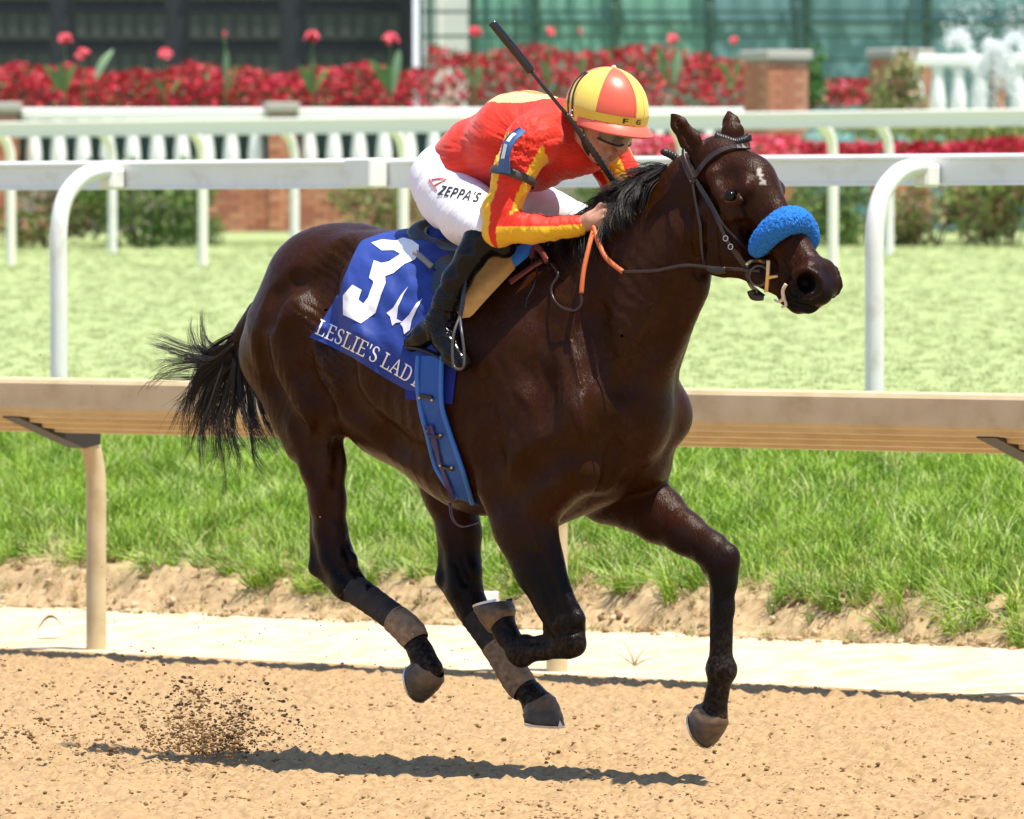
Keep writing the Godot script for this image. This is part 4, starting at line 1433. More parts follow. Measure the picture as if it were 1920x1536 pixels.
func emboss(a: Array) -> void:
	creased = [
		[hp(588, 610, 0.3), 0.010, Vector3(150, 240, 0), 0.0018], [hp(610, 715, 0.3), 0.007, Vector3(190, 250, 0), 0.0022], [hp(520, 720, 0.25), 0.012, Vector3(210, -60, 0), 0.0010],
		[hp(790, 800, 0.3), 0.050, Vector3(105, -20, 0), 0.0016], [hp(1180, 560, 0.1), 0.030, Vector3(90, 120, 0), 0.0014], [hp(1110, 760, 0.25), 0.025, Vector3(170, 40, 0), 0.0012],
		[hp(960, 760, 0.28), 0.030, Vector3(110, 60, 0), 0.0014], [hp(640, 470, 0.2), 0.012, Vector3(120, 200, 0), 0.0012], [hp(1310, 470, 0.1), 0.012, Vector3(160, 80, 0), 0.0012], [hp(1490, 490, 0.06), 0.003, Vector3(260, 240, 0), 0.0010]]
	var pos: PackedVector3Array = a[Mesh.ARRAY_VERTEX]
	var nor: PackedVector3Array = a[Mesh.ARRAY_NORMAL]
	var h := 0.003
	for i in pos.size():
		var p := pos[i]
		var d := relief(p)
		var g := Vector3(relief(p + Vector3(h, 0, 0)) - d, relief(p + Vector3(0, h, 0)) - d, relief(p + Vector3(0, 0, h)) - d) / h
		var n := nor[i]
		pos[i] = p + n * d
		nor[i] = (n - (g - n * n.dot(g))).normalized()
	a[Mesh.ARRAY_VERTEX] = pos
	a[Mesh.ARRAY_NORMAL] = nor

var muzzle := Vector3.ZERO
var star := []

func hoof(h: Node3D, end: Vector3, turn: float, size := 1.07) -> void:
	var toe := Vector3(cos(turn), -sin(turn), 0)
	var sole := Vector3(-sin(turn), -cos(turn), 0)
	var o := end + (toe * 0.012 + sole * 0.056) * size
	var st := start()
	st.set_smooth_group(0)
	var rings := []
	var n := 28
	for i in 10:
		var t := maxf(i - 1, 0) / 8.0
		var ring := []
		for k in n:
			var a := TAU * k / n
			var c := cos(a)
			var s := sin(a)
			if i == 0:
				ring.append(o + (toe * (-0.014 + 0.030 * c) + Vector3(0, 0, 1) * 0.030 * s + sole * -(0.078 + 0.014 * c)) * size)
				continue
			var u := lerpf(-0.012 + 0.046 * c, 0.010 + 0.060 * c, t)
			var w := lerpf(0.045 * s, 0.058 * s, t)
			var bulge := 0.0035 * sin(t * PI) + 0.0009 * sin(t * 34.0 + k)
			u += bulge * c
			w += bulge * s
			if c < -0.75:
				u += (-c - 0.75) * 0.03 * t
			var down := lerpf(-(0.062 + 0.022 * c), -0.004, t)
			ring.append(o + (toe * u + Vector3(0, 0, 1) * w + sole * down) * size)
		rings.append(ring)
	for i in 9:
		for k in n:
			var l := (k + 1) % n
			for q in [[i, k], [i, l], [i + 1, l], [i, k], [i + 1, l], [i + 1, k]]:
				var v: Vector3 = rings[q[0]][q[1]]
				var mud := clampf(0.62 - q[0] * 0.09 + 0.8 * dapple.get_noise_3dv(v * 38.0), 0.0, 0.85)
				var c := Color(0.062, 0.054, 0.046).lerp(Color(0.21, 0.13, 0.07), mud) * (1.0 + 0.18 * dapple.get_noise_3d(q[1] * 0.9, q[0] * 0.1, 4.0))
				st.set_color(c)
				st.add_vertex(v)
	st.set_color(Color(0.26, 0.18, 0.11))
	var mid: Vector3 = o - sole * 0.012 * size
	for k in n:
		for q in [mid, rings[9][k], rings[9][(k + 1) % n]]:
			st.add_vertex(q)
	var ho := part("hoof", finish(st), M.horn, h)
	# shoe
	st = start()
	st.set_smooth_group(-1)
	var inner := []
	var outer := []
	var m := 24
	for k in m + 1:
		var a := lerpf(-2.5, 2.5, float(k) / m)
		outer.append(Vector2(0.010 + 0.0605 * cos(a), 0.0585 * sin(a)))
		inner.append(Vector2(0.010 + 0.042 * cos(a), 0.040 * sin(a)))
	var spot := func(q: Vector2, w: float) -> Vector3: return o + (toe * q.x + Vector3(0, 0, 1) * q.y + sole * w) * size
	for k in m:
		quad(st, spot.call(outer[k], 0.004), spot.call(outer[k + 1], 0.004), spot.call(inner[k + 1], 0.004), spot.call(inner[k], 0.004))
		quad(st, spot.call(outer[k], -0.003), spot.call(outer[k + 1], -0.003), spot.call(outer[k + 1], 0.004), spot.call(outer[k], 0.004))
		quad(st, spot.call(inner[k], 0.004), spot.call(inner[k + 1], 0.004), spot.call(inner[k + 1], -0.003), spot.call(inner[k], -0.003))
	# toe clip
	for q in [spot.call(Vector2(0.0722, -0.012), 0.0), spot.call(Vector2(0.0722, 0.012), 0.0), spot.call(Vector2(0.0675, 0.0), -0.020)]:
		st.add_vertex(q)
	part("horseshoe", finish(st), M.steel, ho)

# hair in locks that follow guide curves; each strand a thin tapering three-sided tube
func hair(guides: Array, strands: int, spread0: float, spread1: float, thick: float, seed_: int) -> ArrayMesh:
	var r := RandomNumberGenerator.new()
	r.seed = seed_
	var st := start()
	for g in guides:
		var path := smooth_path(g[0], 5)
		var m := path.size()
		var locks := int(ceil(g[1] * strands / 14.0))
		for l in locks:
			var off := Vector3(r.randfn(), r.randfn(), r.randfn())
			var curl := Vector3(r.randfn(), r.randfn(), r.randfn())
			var phase := r.randf() * TAU
			var reach := r.randf_range(0.70, 1.08)
			for k in 14:
				var own := Vector3(r.randfn(), r.randfn(), r.randfn())
				var stray := 1.0 if r.randf() > 0.12 else 3.5
				var pts := []
				var cut := reach * r.randf_range(0.82, 1.0)
				for i in range(0, m, 2):
					var t := float(i) / (m - 1)
					var q := path[i] if t * cut >= 1.0 else path[mini(int(t * cut * (m - 1)), m - 1)].lerp(path[mini(int(t * cut * (m - 1)) + 1, m - 1)], fposmod(t * cut * (m - 1), 1.0))
					pts.append(q + off * lerpf(spread0, spread1, t) * g[2] + curl * 0.016 * g[2] * sin(t * 4.5 + phase) * t + own * (0.0035 + 0.006 * t * stray) * (1.0 - 0.35 * t))
				tube(st, smooth_path(pts, 2), func(t): return Vector2.ONE * thick * (1.0 - 0.85 * t), 3)
	return finish(st)

func build_horse() -> void:
	dapple.seed = 3
	dapple.frequency = 1.0
	horse_shape()
	horse_cuts()
	muzzle = hp(1524, 548)
	var face := (frame.transposed() * ray(960, 768)).normalized()
	for q in [[1430, 316], [1433, 322], [1436, 329], [1438, 334]]:
		star.append(coat.hit(hp(q[0], q[1], 0.3), face, coat.near(hp(q[0], q[1], 0.0), 0.3)))
	var h := thing("race_horse", "dark bay racehorse galloping in full stride, all four hooves off the dirt", "horse", horse_at, frame)
	var m := tinted(0.34, 0.23)
	m.normal_enabled = true
	m.normal_texture = noise_map(11, 0.09, 512, 4, true, 5.0)
	m.normal_scale = 0.7
	world_map(m, 4.0, false)
	m.uv1_scale = Vector3(2.6, 11.0, 2.6)
	var a := coat.arrays(AABB(Vector3(-1.3, 0.0, -0.6), Vector3(2.7, 2.3, 1.2)), GRAIN, bay)
	emboss(a)
	part("body", array_mesh(a), m, h)
	hoof(h, hp(806, 1258, 0.13), deg_to_rad(76))
	hoof(h, hp(1012, 1322, -0.13), deg_to_rad(4))
	hoof(h, hp(940, 1163, 0.14), deg_to_rad(166), 1.04)
	hoof(h, hp(1337, 1340, -0.16), deg_to_rad(66))
	for s in [1.0, -1.0]:
		var st := start()
		var c := eye + (frame.transposed() * ray(960, 768)).normalized() * 0.0190
		c.z *= s
		lathe(st, ball_profile(0.0230), Transform3D(Basis.IDENTITY, c), 16)
		part("eye", finish(st), M.eye, h)
	# tail, streaming behind
	var tail := [
		[[hp(450, 640), hp(415, 665), hp(385, 660), hp(375, 630), hp(378, 592)], 0.8, 0.8], [[hp(450, 645), hp(400, 670), hp(350, 665), hp(310, 650), hp(285, 648)], 0.5, 0.7],
		[[hp(450, 650), hp(395, 685), hp(340, 690), hp(305, 695), hp(287, 722)], 0.7, 0.7], [[hp(448, 655), hp(400, 700), hp(378, 760), hp(365, 810), hp(345, 850)], 1.3, 1.1],
		[[hp(450, 660), hp(415, 720), hp(390, 780), hp(395, 840), hp(425, 835)], 0.9, 0.9], [[hp(455, 665), hp(440, 730), hp(432, 790), hp(445, 850), hp(438, 890)], 1.2, 1.2],
		[[hp(458, 668), hp(460, 740), hp(470, 800), hp(490, 840), hp(510, 885)], 1.2, 1.3], [[hp(460, 670), hp(480, 740), hp(500, 800), hp(520, 840), hp(532, 850)], 0.8, 0.9],
		[[hp(450, 650), hp(410, 690), hp(400, 730), hp(370, 770), hp(352, 800)], 1.2, 1.2], [[hp(450, 648), hp(415, 672), hp(398, 690), hp(385, 720), hp(388, 745)], 1.6, 1.0]]
	part("tail", hair(tail, 110, 0.016, 0.030, 0.0015, 5), M.tail_hair, h)
	# mane, tossed and lying over the near side of the crest
	var mane := []
	for i in 17:
		var t := i / 16.0
		var root := hp(lerpf(1250, 1045, t), lerpf(320, 470, t) - 12.0 * sin(t * PI), 0.0)
		var tip := hp(lerpf(1165, 1000, t), lerpf(362, 500, t) + 45.0 * t, 0.10)
		var up := hp(lerpf(1215, 1030, t), lerpf(318, 462, t), 0.03)
		mane.append([[root, up, up.lerp(tip, 0.6) + Vector3(0, 0.012, 0.02), tip], 1.0, 1.0])
		var side := hp(lerpf(1195, 1060, t), lerpf(400, 520, t) + 22.0 * sin(t * PI), 0.13)
		mane.append([[root, root.lerp(side, 0.4) + Vector3(0, 0.01, 0.04), root.lerp(side, 0.75) + Vector3(0, 0, 0.035), side], 1.0, 0.9])
	part("mane", hair(mane, 56, 0.008, 0.018, 0.0016, 6), M.hair, h)
	# plaited knots along the crest and the forelock plait
	for q in [[[1272, 300], [1246, 285]], [[1236, 344], [1207, 324]]]:
		var k := part("plait_knot", plait([hp(q[0][0], q[0][1], 0.0), hp((q[0][0] + q[1][0]) * 0.5, (q[0][1] + q[1][1]) * 0.5 - 2.0, 0.01), hp(q[1][0], q[1][1], 0.02)], 0.0075, 6.0), M.hair, h)
		var st := start()
		lathe(st, ball_profile(0.013), Transform3D(Basis.from_scale(Vector3(1.1, 0.85, 1.0)), hp(q[1][0], q[1][1], 0.02)), 10)
		part("rolled_end", finish(st), M.hair, k)
	part("forelock_plait", plait([hp(1344, 256, 0.01), hp(1358, 261, 0.0), hp(1376, 267, -0.02), hp(1392, 264, -0.035), hp(1405, 257, -0.05)], 0.0085, 16.0), M.hair, h)

# two strands wound round each other
func plait(points: Array, r: float, turns: float) -> ArrayMesh:
	var path := smooth_path(points, 14)
	var st := start()
	for s in 2:
		var p := PackedVector3Array()
		for i in path.size():
			var way := (path[mini(i + 1, path.size() - 1)] - path[maxi(i - 1, 0)]).normalized()
			var n := way.cross(Vector3(0.2, 0.3, 0.9)).normalized()
			var a := turns * TAU * 0.5 * i / path.size() + PI * s
			p.append(path[i] + (n * cos(a) + way.cross(n) * sin(a)) * r * 0.75)
		tube(st, p, func(_t): return Vector2.ONE * r, 7)
	return finish(st)

func ball_profile(r: float) -> Array:
	var p := []
	for i in 7:
		var a := -PI / 2 + PI * i / 6.0
		p.append(Vector2(maxf(r * cos(a), 0.0001), r * sin(a)))
	return p

# ---------------------------------------------------------------- tack
# a patch of a body's surface, sampled over a window of sight lines, to lay cloth and straps on
class Drape:
	var x0 := 0.0
	var y0 := 0.0
	var step := 8.0
	var nx := 0
	var ny := 0
	var pos := PackedVector3Array()
	var nor := PackedVector3Array()
	func spot(px: float, py: float, out := 0.0) -> Vector3:
		var u := clampf((px - x0) / step, 0.0, nx - 1.001)
		var v := clampf((py - y0) / step, 0.0, ny - 1.001)
		var i := int(u)
		var j := int(v)
		u -= i
		v -= j
		var o := j * nx + i
		var p := pos[o].lerp(pos[o + 1], u).lerp(pos[o + nx].lerp(pos[o + nx + 1], u), v)
		if out == 0.0:
			return p
		return p + nor[o].lerp(nor[o + 1], u).lerp(nor[o + nx].lerp(nor[o + nx + 1], u), v).normalized() * out

func drape_of(f: Field, x0: float, y0: float, x1: float, y1: float, step: float, r_from := 0.45) -> Drape:
	var d := Drape.new()
	d.x0 = x0
	d.y0 = y0
	d.step = step
	d.nx = int((x1 - x0) / step) + 2
	d.ny = int((y1 - y0) / step) + 2
	var way := (frame.transposed() * ray(960, 768)).normalized()
	var mid := hp((x0 + x1) * 0.5, (y0 + y1) * 0.5, 0.15)
	var list := f.near(mid, maxf(x1 - x0, y1 - y0) / 600.0 * 0.75 + 0.15)
	var last := hp(x0, y0, 0.2)
	for j in d.ny:
		for i in d.nx:
			var p := f.hit(hp(x0 + i * step, y0 + j * step, r_from), way, list)
			if p == Vector3.INF:
				p = hp(x0 + i * step, y0 + j * step, last.z)
				d.nor.append(-way)
			else:
				d.nor.append(f.normal(p, list))
			last = p
			d.pos.append(p)
	return d

# cloth between four border curves given in sight line coordinates; returns a two-sided sheet with thickness
func coons(top: Array, bottom: Array, n: int, m: int) -> Array:
	var grid := []
	for j in m + 1:
		var row := []
		var v := float(j) / m
		for i in n + 1:
			var u := float(i) / n
			row.append(poly_at(top, u).lerp(poly_at(bottom, u), v))
		grid.append(row)
	return grid

func poly_at(pts: Array, u: float) -> Vector2:
	var t := u * (pts.size() - 1)
	var i := mini(int(t), pts.size() - 2)
	return Vector2(pts[i][0], pts[i][1]).lerp(Vector2(pts[i + 1][0], pts[i + 1][1]), t - i)

func sheet(st: SurfaceTool, grid: Array, thick: float) -> void:
	# grid of Vector3, outer side seen; closes the edges
	var m := grid.size()
	var n: int = grid[0].size()
	var back := []
	for j in m:
		var row := []
		for i in n:
			var a: Vector3 = grid[j][mini(i + 1, n - 1)] - grid[j][maxi(i - 1, 0)]
			var b: Vector3 = grid[mini(j + 1, m - 1)][i] - grid[maxi(j - 1, 0)][i]
			row.append(grid[j][i] + a.cross(b).normalized() * thick)
		back.append(row)
	st.set_smooth_group(0)
	for j in m - 1:
		for i in n - 1:
			quad(st, grid[j][i], grid[j][i + 1], grid[j + 1][i + 1], grid[j + 1][i])
			quad(st, back[j][i], back[j + 1][i], back[j + 1][i + 1], back[j][i + 1])
	st.set_smooth_group(-1)
	for i in n - 1:
		quad(st, grid[0][i], back[0][i], back[0][i + 1], grid[0][i + 1])
		quad(st, grid[m - 1][i], grid[m - 1][i + 1], back[m - 1][i + 1], back[m - 1][i])
	for j in m - 1:
		quad(st, grid[j][0], grid[j + 1][0], back[j + 1][0], back[j][0])
		quad(st, grid[j][n - 1], back[j][n - 1], back[j + 1][n - 1], grid[j + 1][n - 1])

# print: flat outlines (sight line coordinates) cut into small triangles and laid on a drape
func print_on(d: Drape, tris: PackedVector2Array, out: float) -> ArrayMesh:
	var work := []
	for i in range(0, tris.size(), 3):
		work.append([tris[i], tris[i + 1], tris[i + 2]])
	var st := start()
	st.set_smooth_group(0)
	while work:
		var t: Array = work.pop_back()
		var l := [t[0].distance_to(t[1]), t[1].distance_to(t[2]), t[2].distance_to(t[0])]
		var k := 0
		if l[1] > l[0]: k = 1
		if l[2] > l[k]: k = 2
		if l[k] > 7.0:
			var a: Vector2 = t[k]
			var b: Vector2 = t[(k + 1) % 3]
			var c: Vector2 = t[(k + 2) % 3]
			var m := (a + b) * 0.5
			work.append([a, m, c])
			work.append([m, b, c])
			continue
		if (t[1] - t[0]).cross(t[2] - t[0]) < 0.0:
			t = [t[0], t[2], t[1]]
		for q in t:
			st.add_vertex(d.spot(q.x, q.y, out))
	return finish(st)

func outline_tris(pts: Array, scale_: float, off: Vector2) -> PackedVector2Array:
	var p := PackedVector2Array()
	for q in pts:
		p.append(Vector2(q[0], q[1]) / scale_ + off)
	var o := PackedVector2Array()
	for i in Geometry2D.triangulate_polygon(p):
		o.append(p[i])
	return o

# lettering as flat triangles: text set on a base line curve
func text_tris(text: String, font_name: String, bold: bool, map: Callable) -> PackedVector2Array:
	var f := SystemFont.new()
	f.font_names = PackedStringArray([font_name])
	f.font_weight = 700 if bold else 400
	var tm := TextMesh.new()
	tm.text = text
	tm.font = f
	tm.font_size = 64
	tm.pixel_size = 1.0
	tm.depth = 0.0
	tm.curve_step = 2.0
	tm.horizontal_alignment = HORIZONTAL_ALIGNMENT_LEFT
	tm.vertical_alignment = VERTICAL_ALIGNMENT_BOTTOM
	var a := tm.get_mesh_arrays()
	var v: PackedVector3Array = a[Mesh.ARRAY_VERTEX]
	var ix: PackedInt32Array = a[Mesh.ARRAY_INDEX] if a[Mesh.ARRAY_INDEX] != null else PackedInt32Array(range(v.size()))
	var lo := Vector2(1e9, 1e9)
	var hi := -lo
	for q in v:
		lo = lo.min(Vector2(q.x, q.y))
		hi = hi.max(Vector2(q.x, q.y))
	var o := PackedVector2Array()
	for i in ix:
		var q := (Vector2(v[i].x, v[i].y) - lo) / (hi - lo)
		o.append(map.call(q.x, q.y))
	return o

func strap(d: Callable, pts: Array, wide: float, thick: float, mat: Material, called: String, parent: Node, off: Vector3, n := 4) -> MeshInstance3D:
	# a flat strap laid along points of a surface; d(px, py) -> [position, normal]
	var path := []
	var up := []
	for q in pts:
		var s: Array = d.call(q[0], q[1])
		path.append(s[0] - off)
		up.append(s[1])
	var sm := smooth_path(path, n)
	var st := start()
	var rings := []
	for i in sm.size():
		var t := float(i) / n
		var k := mini(int(t), up.size() - 2)
		var nrm: Vector3 = up[k].lerp(up[k + 1], t - k).normalized()
		var way := (sm[mini(i + 1, sm.size() - 1)] - sm[maxi(i - 1, 0)]).normalized()
		var side := way.cross(nrm).normalized()
		nrm = side.cross(way)
		rings.append([sm[i] - side * wide - nrm * thick * 0.2, sm[i] - side * wide * 0.86 + nrm * thick, sm[i] + side * wide * 0.86 + nrm * thick, sm[i] + side * wide - nrm * thick * 0.2])
	st.set_smooth_group(-1)
	for i in rings.size() - 1:
		for k in 4:
			var l := (k + 1) % 4
			quad(st, rings[i][k], rings[i + 1][k], rings[i + 1][l], rings[i][l])
	return part(called, finish(st), mat, parent)

var barrel: Drape
var skull: Drape

func build_tack() -> void:
	M.blue_cloth = paint(0.016, 0.042, 0.24, 0.62, 0.35)
	M.blue_cloth.rim_enabled = true
	M.blue_cloth.rim = 0.25
	M.blue_cloth.normal_enabled = true
	M.blue_cloth.normal_texture = noise_map(41, 0.02, 256, 4, true, 6.0)
	M.blue_cloth.normal_scale = 0.25
	world_map(M.blue_cloth, 4.0, false)
	M.navy_cloth = paint(0.012, 0.024, 0.22, 0.7, 0.3)
	M.print_white = paint(0.78, 0.78, 0.80, 0.6)
	M.print_lilac = paint(0.66, 0.66, 0.76, 0.6)
	M.girth_blue = paint(0.016, 0.085, 0.34, 0.5, 0.4)
	M.girth_edge = paint(0.035, 0.15, 0.50, 0.45, 0.4)
	M.leather = paint(0.010, 0.009, 0.009, 0.22, 0.55)
	M.leather_dull = paint(0.014, 0.012, 0.011, 0.4, 0.5)
	M.brown_leather = paint(0.025, 0.012, 0.008, 0.35, 0.5)
	M.red_leather = paint(0.16, 0.030, 0.018, 0.4, 0.5)
	M.orange_rubber = paint(0.55, 0.14, 0.045, 0.5, 0.4)
	M.purple_strap = paint(0.03, 0.02, 0.12, 0.45)
	M.brass = paint(0.65, 0.42, 0.18, 0.3)
	M.brass.metallic = 0.8
	M.dark_iron = paint(0.06, 0.055, 0.05, 0.35)
	M.foam = paint(1, 1, 1, 0.85, 0.3)
	M.foam.albedo_texture = noise_map(42, 0.05, 256, 4, false, 1.0, ramp([[0.0, 0.55, 0.30, 0.085], [1.0, 0.72, 0.44, 0.15]]))
	world_map(M.foam, 3.0, false)
	M.bright_blue = paint(0.02, 0.22, 0.72, 0.5)
	M.fleece = tinted(0.9, 0.2)
	M.tongue_tie = paint(0.62, 0.55, 0.42, 0.8)
	M.bandage = paint(1, 1, 1, 0.85, 0.25)
	M.bandage.albedo_texture = noise_map(43, 0.02, 256, 5, false, 1.0, ramp([[0.0, 0.025, 0.025, 0.028], [0.55, 0.04, 0.037, 0.035], [1.0, 0.075, 0.060, 0.048]]))
	world_map(M.bandage, 3.0, false)
	M.bandage_dust = paint(1, 1, 1, 0.9, 0.2)
	M.bandage_dust.albedo_texture = noise_map(44, 0.03, 256, 5, false, 1.0, ramp([[0.0, 0.12, 0.085, 0.055], [0.5, 0.24, 0.17, 0.11], [1.0, 0.36, 0.26, 0.17]]))
	world_map(M.bandage_dust, 4.0, false)
	barrel = drape_of(coat, 560, 424, 910, 980, 10.0, 0.40)
	skull = drape_of(coat, 1270, 255, 1450, 575, 8.0, 0.2)
	var base := horse_at
	# ---- the number cloth
	var wav := FastNoiseLite.new()
	wav.seed = 8
	wav.frequency = 0.012
	var cloth := Drape.new()
	cloth.x0 = barrel.x0
	cloth.y0 = barrel.y0
	cloth.step = barrel.step
	cloth.nx = barrel.nx
	cloth.ny = barrel.ny
	cloth.pos = barrel.pos.duplicate()
	cloth.nor = barrel.nor.duplicate()
	var towards := -(frame.transposed() * ray(960, 768)).normalized()
	for j in cloth.ny:
		for i in cloth.nx:
			var px := cloth.x0 + i * cloth.step
			var py := cloth.y0 + j * cloth.step
			var fold := 0.016 * wav.get_noise_2d(px * 1.2 - py * 0.9, (px + py) * 0.35)
			fold += 0.022 * exp(-pow((px - 655 - (py - 560) * 0.30) / 16.0, 2.0)) * smoothstep(440.0, 560.0, py)      # long fold down from the hip
			fold += 0.017 * exp(-pow((py - 612 - (px - 600) * 0.22) / 9.0, 2.0)) * smoothstep(720.0, 660.0, px)
			fold += 0.012 * sin((py - 520) * 0.16 + (px - 800) * 0.05) * smoothstep(720.0, 810.0, px) * smoothstep(640.0, 560.0, py)
			cloth.pos[j * cloth.nx + i] += towards * (0.016 + fold)
	var lo := thing("number_cloth", "royal blue saddle cloth with white number three and lettering along its hem", "saddle cloth", base, frame)
	var top := [[669, 455], [676, 446], [700, 443], [735, 438], [765, 433], [800, 431], [835, 440], [868, 470]]
	var bottom := [[578, 632], [598, 640], [620, 650], [655, 668], [690, 689], [725, 711], [757, 729], [800, 742]]
	var grid2 := coons(top, bottom, 44, 34)
	var g3 := []
	for j in grid2.size():
		var row := []
		for q in grid2[j]:
			# the left border bows in
			var v := float(j) / 34.0
			var bow := 14.0 * sin(PI * v) * clampf((700.0 - q.x) / 120.0, 0.0, 1.0)
			row.append(cloth.spot(q.x + bow, q.y))
		g3.append(row)
	var over := []
	for i in g3[0].size():
		var a: Vector3 = g3[0][i]
		over.append(a)
	var st := start()
	sheet(st, g3, 0.003)
	# over the back and down the far side
	var far := []
	for j in range(0, 9):
		var row := []
		var t := j / 8.0
		for i in g3[0].size():
			var a: Vector3 = g3[0][i]
			var b := mirror(g3[int(lerpf(0, 20, 1.0))][i])
			var c := mirror(a)
			var q := a.lerp(c, t * 1.0)
			q.y += 0.0
			var up_ := coat.near(q, 0.1)
			q.y = a.y + 0.03 * sin(PI * t)
			row.append(q)
		far.append(row)
	far.reverse()
	sheet(st, far, 0.003)
	var mir := []
	for j in range(0, 26):
		var row := []
		for i in g3[0].size():
			row.append(mirror(g3[j][g3[0].size() - 1 - i]))
		mir.append(row)
	sheet(st, mir, 0.003)
	part("cloth", finish(st), M.blue_cloth, lo)
	var three := [[740, 195], [860, 155], [1020, 170], [1060, 145], [1100, 130], [1200, 160], [1280, 220], [1275, 320], [1240, 385], [1120, 440], [1000, 545], [905, 580], [912, 660], [860, 800], [800, 1000], [640, 1118], [440, 1020], [435, 800], [540, 680], [645, 740], [610, 850], [665, 895], [720, 820], [775, 660], [770, 635], [725, 600], [775, 400], [860, 430], [950, 410], [1075, 325], [1000, 280], [860, 285]]
	part("number_three", print_on(cloth, outline_tris(three, 6.0, Vector2(570, 420)), 0.0025), M.print_white, lo)
	part("prong_mark", print_on(cloth, outline_tris([[1165, 697], [1095, 780], [1000, 940], [925, 1000], [965, 1040], [990, 1145], [1030, 1110], [1105, 1100], [1040, 1065], [1055, 930], [1110, 800]], 6.0, Vector2(570, 420)), 0.0025), M.print_lilac, lo)
	part("prong_mark", print_on(cloth, outline_tris([[1330, 832], [1260, 890], [1180, 1020], [1080, 1120], [1110, 1160], [1125, 1240], [1190, 1190], [1210, 1080], [1270, 950]], 6.0, Vector2(570, 420)), 0.0025), M.print_lilac, lo)
	var hem := func(u: float, v: float) -> Vector2:
		var p := Vector2(588.5, 625.0).lerp(Vector2(783.0, 729.0), u) + Vector2(2.0, -4.0) * sin(PI * u)
		return p + Vector2(11.5, -28.0).lerp(Vector2(13.0, -27.0), u) * v
	part("lettering", print_on(cloth, text_tris("LESLIE'S LADY", "Droid Serif", false, hem), 0.0025), M.print_white, lo)
	# ---- darker under-towel and the girth
	var ut := thing("saddle_towel", "plain navy towel showing below the number cloth, under the girth", "saddle towel", base, frame)
	var ug := coons([[762, 600], [868, 600]], [[762, 748], [849, 757]], 10, 12)
	g3 = []
	for row2 in ug:
		var row := []
		for q in row2: row.append(barrel.spot(q.x, q.y, 0.007))
		g3.append(row)
	st = start()
	sheet(st, g3, 0.004)
	part("towel", finish(st), M.navy_cloth, ut)
	var gi := thing("girth", "blue elastic girth with padded edges and a punched strap round the horse's belly", "girth", base, frame)
	var left := [[796, 670], [794, 713], [797, 767], [806, 815], [818, 862], [830, 890], [858, 931]]
	var right := [[838, 670], [836, 713], [836, 762], [848, 812], [866, 860], [876, 890], [887, 940]]
	var gg := []
	for j in 29:
		var row := []
		for i in 9:
			var q := poly_at(left, j / 28.0).lerp(poly_at(right, j / 28.0), i / 8.0)
			row.append(barrel.spot(q.x, q.y, lerpf(0.028, 0.012, smoothstep(735.0, 800.0, q.y))))
		gg.append(row)
	for k in 3:                        # on under the belly
		var row := []
		for q in gg[28]:
			row.append(Vector3(q.x, q.y - 0.016 * (k + 1), q.z * (0.66 - 0.33 * k)))
		gg.append(row)
	st = start()
	sheet(st, gg, 0.008)
	part("webbing", finish(st), M.girth_blue, gi)
	for e in [left, right]:
		var pts := []
		for q in e: pts.append(barrel.spot(q[0], q[1], lerpf(0.030, 0.014, smoothstep(735.0, 800.0, q[1]))))
		part("padded_edge", tube_mesh(pts, 0.008, 0.008, 8, 5), M.girth_edge, gi)
	var on_barrel := func(px: float, py: float) -> Array: return [barrel.spot(px, py, lerpf(0.032, 0.016, smoothstep(735.0, 800.0, py))), (barrel.spot(px, py, 0.02) - barrel.spot(px, py)).normalized()]
	strap(on_barrel, [[812, 795], [822, 828], [832, 862], [843, 900], [852, 928]], 0.011, 0.005, M.purple_strap, "punched_strap", gi, Vector3.ZERO)
	part("strap_tail", tube_mesh([barrel.spot(852, 928, 0.04), barrel.spot(858, 948, 0.05), barrel.spot(872, 962, 0.05), barrel.spot(890, 968, 0.035)], 0.005, 0.003, 6), M.purple_strap, gi)
	part("strap_loop", tube_mesh([barrel.spot(812, 798, 0.04), barrel.spot(818, 790, 0.06), barrel.spot(824, 796, 0.06), barrel.spot(819, 806, 0.05), barrel.spot(830, 811, 0.04)], 0.004, 0.004, 6), M.purple_strap, gi)
	for q in [[799, 744], [821, 748], [813, 812], [832, 812], [835, 869], [854, 871]]:
		st = start()
		lathe(st, ball_profile(0.0052), Transform3D(Basis.IDENTITY, barrel.spot(q[0], q[1], lerpf(0.036, 0.022, smoothstep(735.0, 800.0, q[1])))), 8)
		part("rivet", finish(st), M.brass, gi)
	for q in [[[799, 740], [821, 744]], [[813, 815], [832, 815]], [[835, 873], [854, 875]]]:
		strap(on_barrel, [q[0], [(q[0][0] + q[1][0]) * 0.5, (q[0][1] + q[1][1]) * 0.5], q[1]], 0.006, 0.006, M.leather_dull, "keeper", gi, Vector3.ZERO)
	build_saddle(base, on_barrel)
	build_bridle(base)
	build_bandages(base)

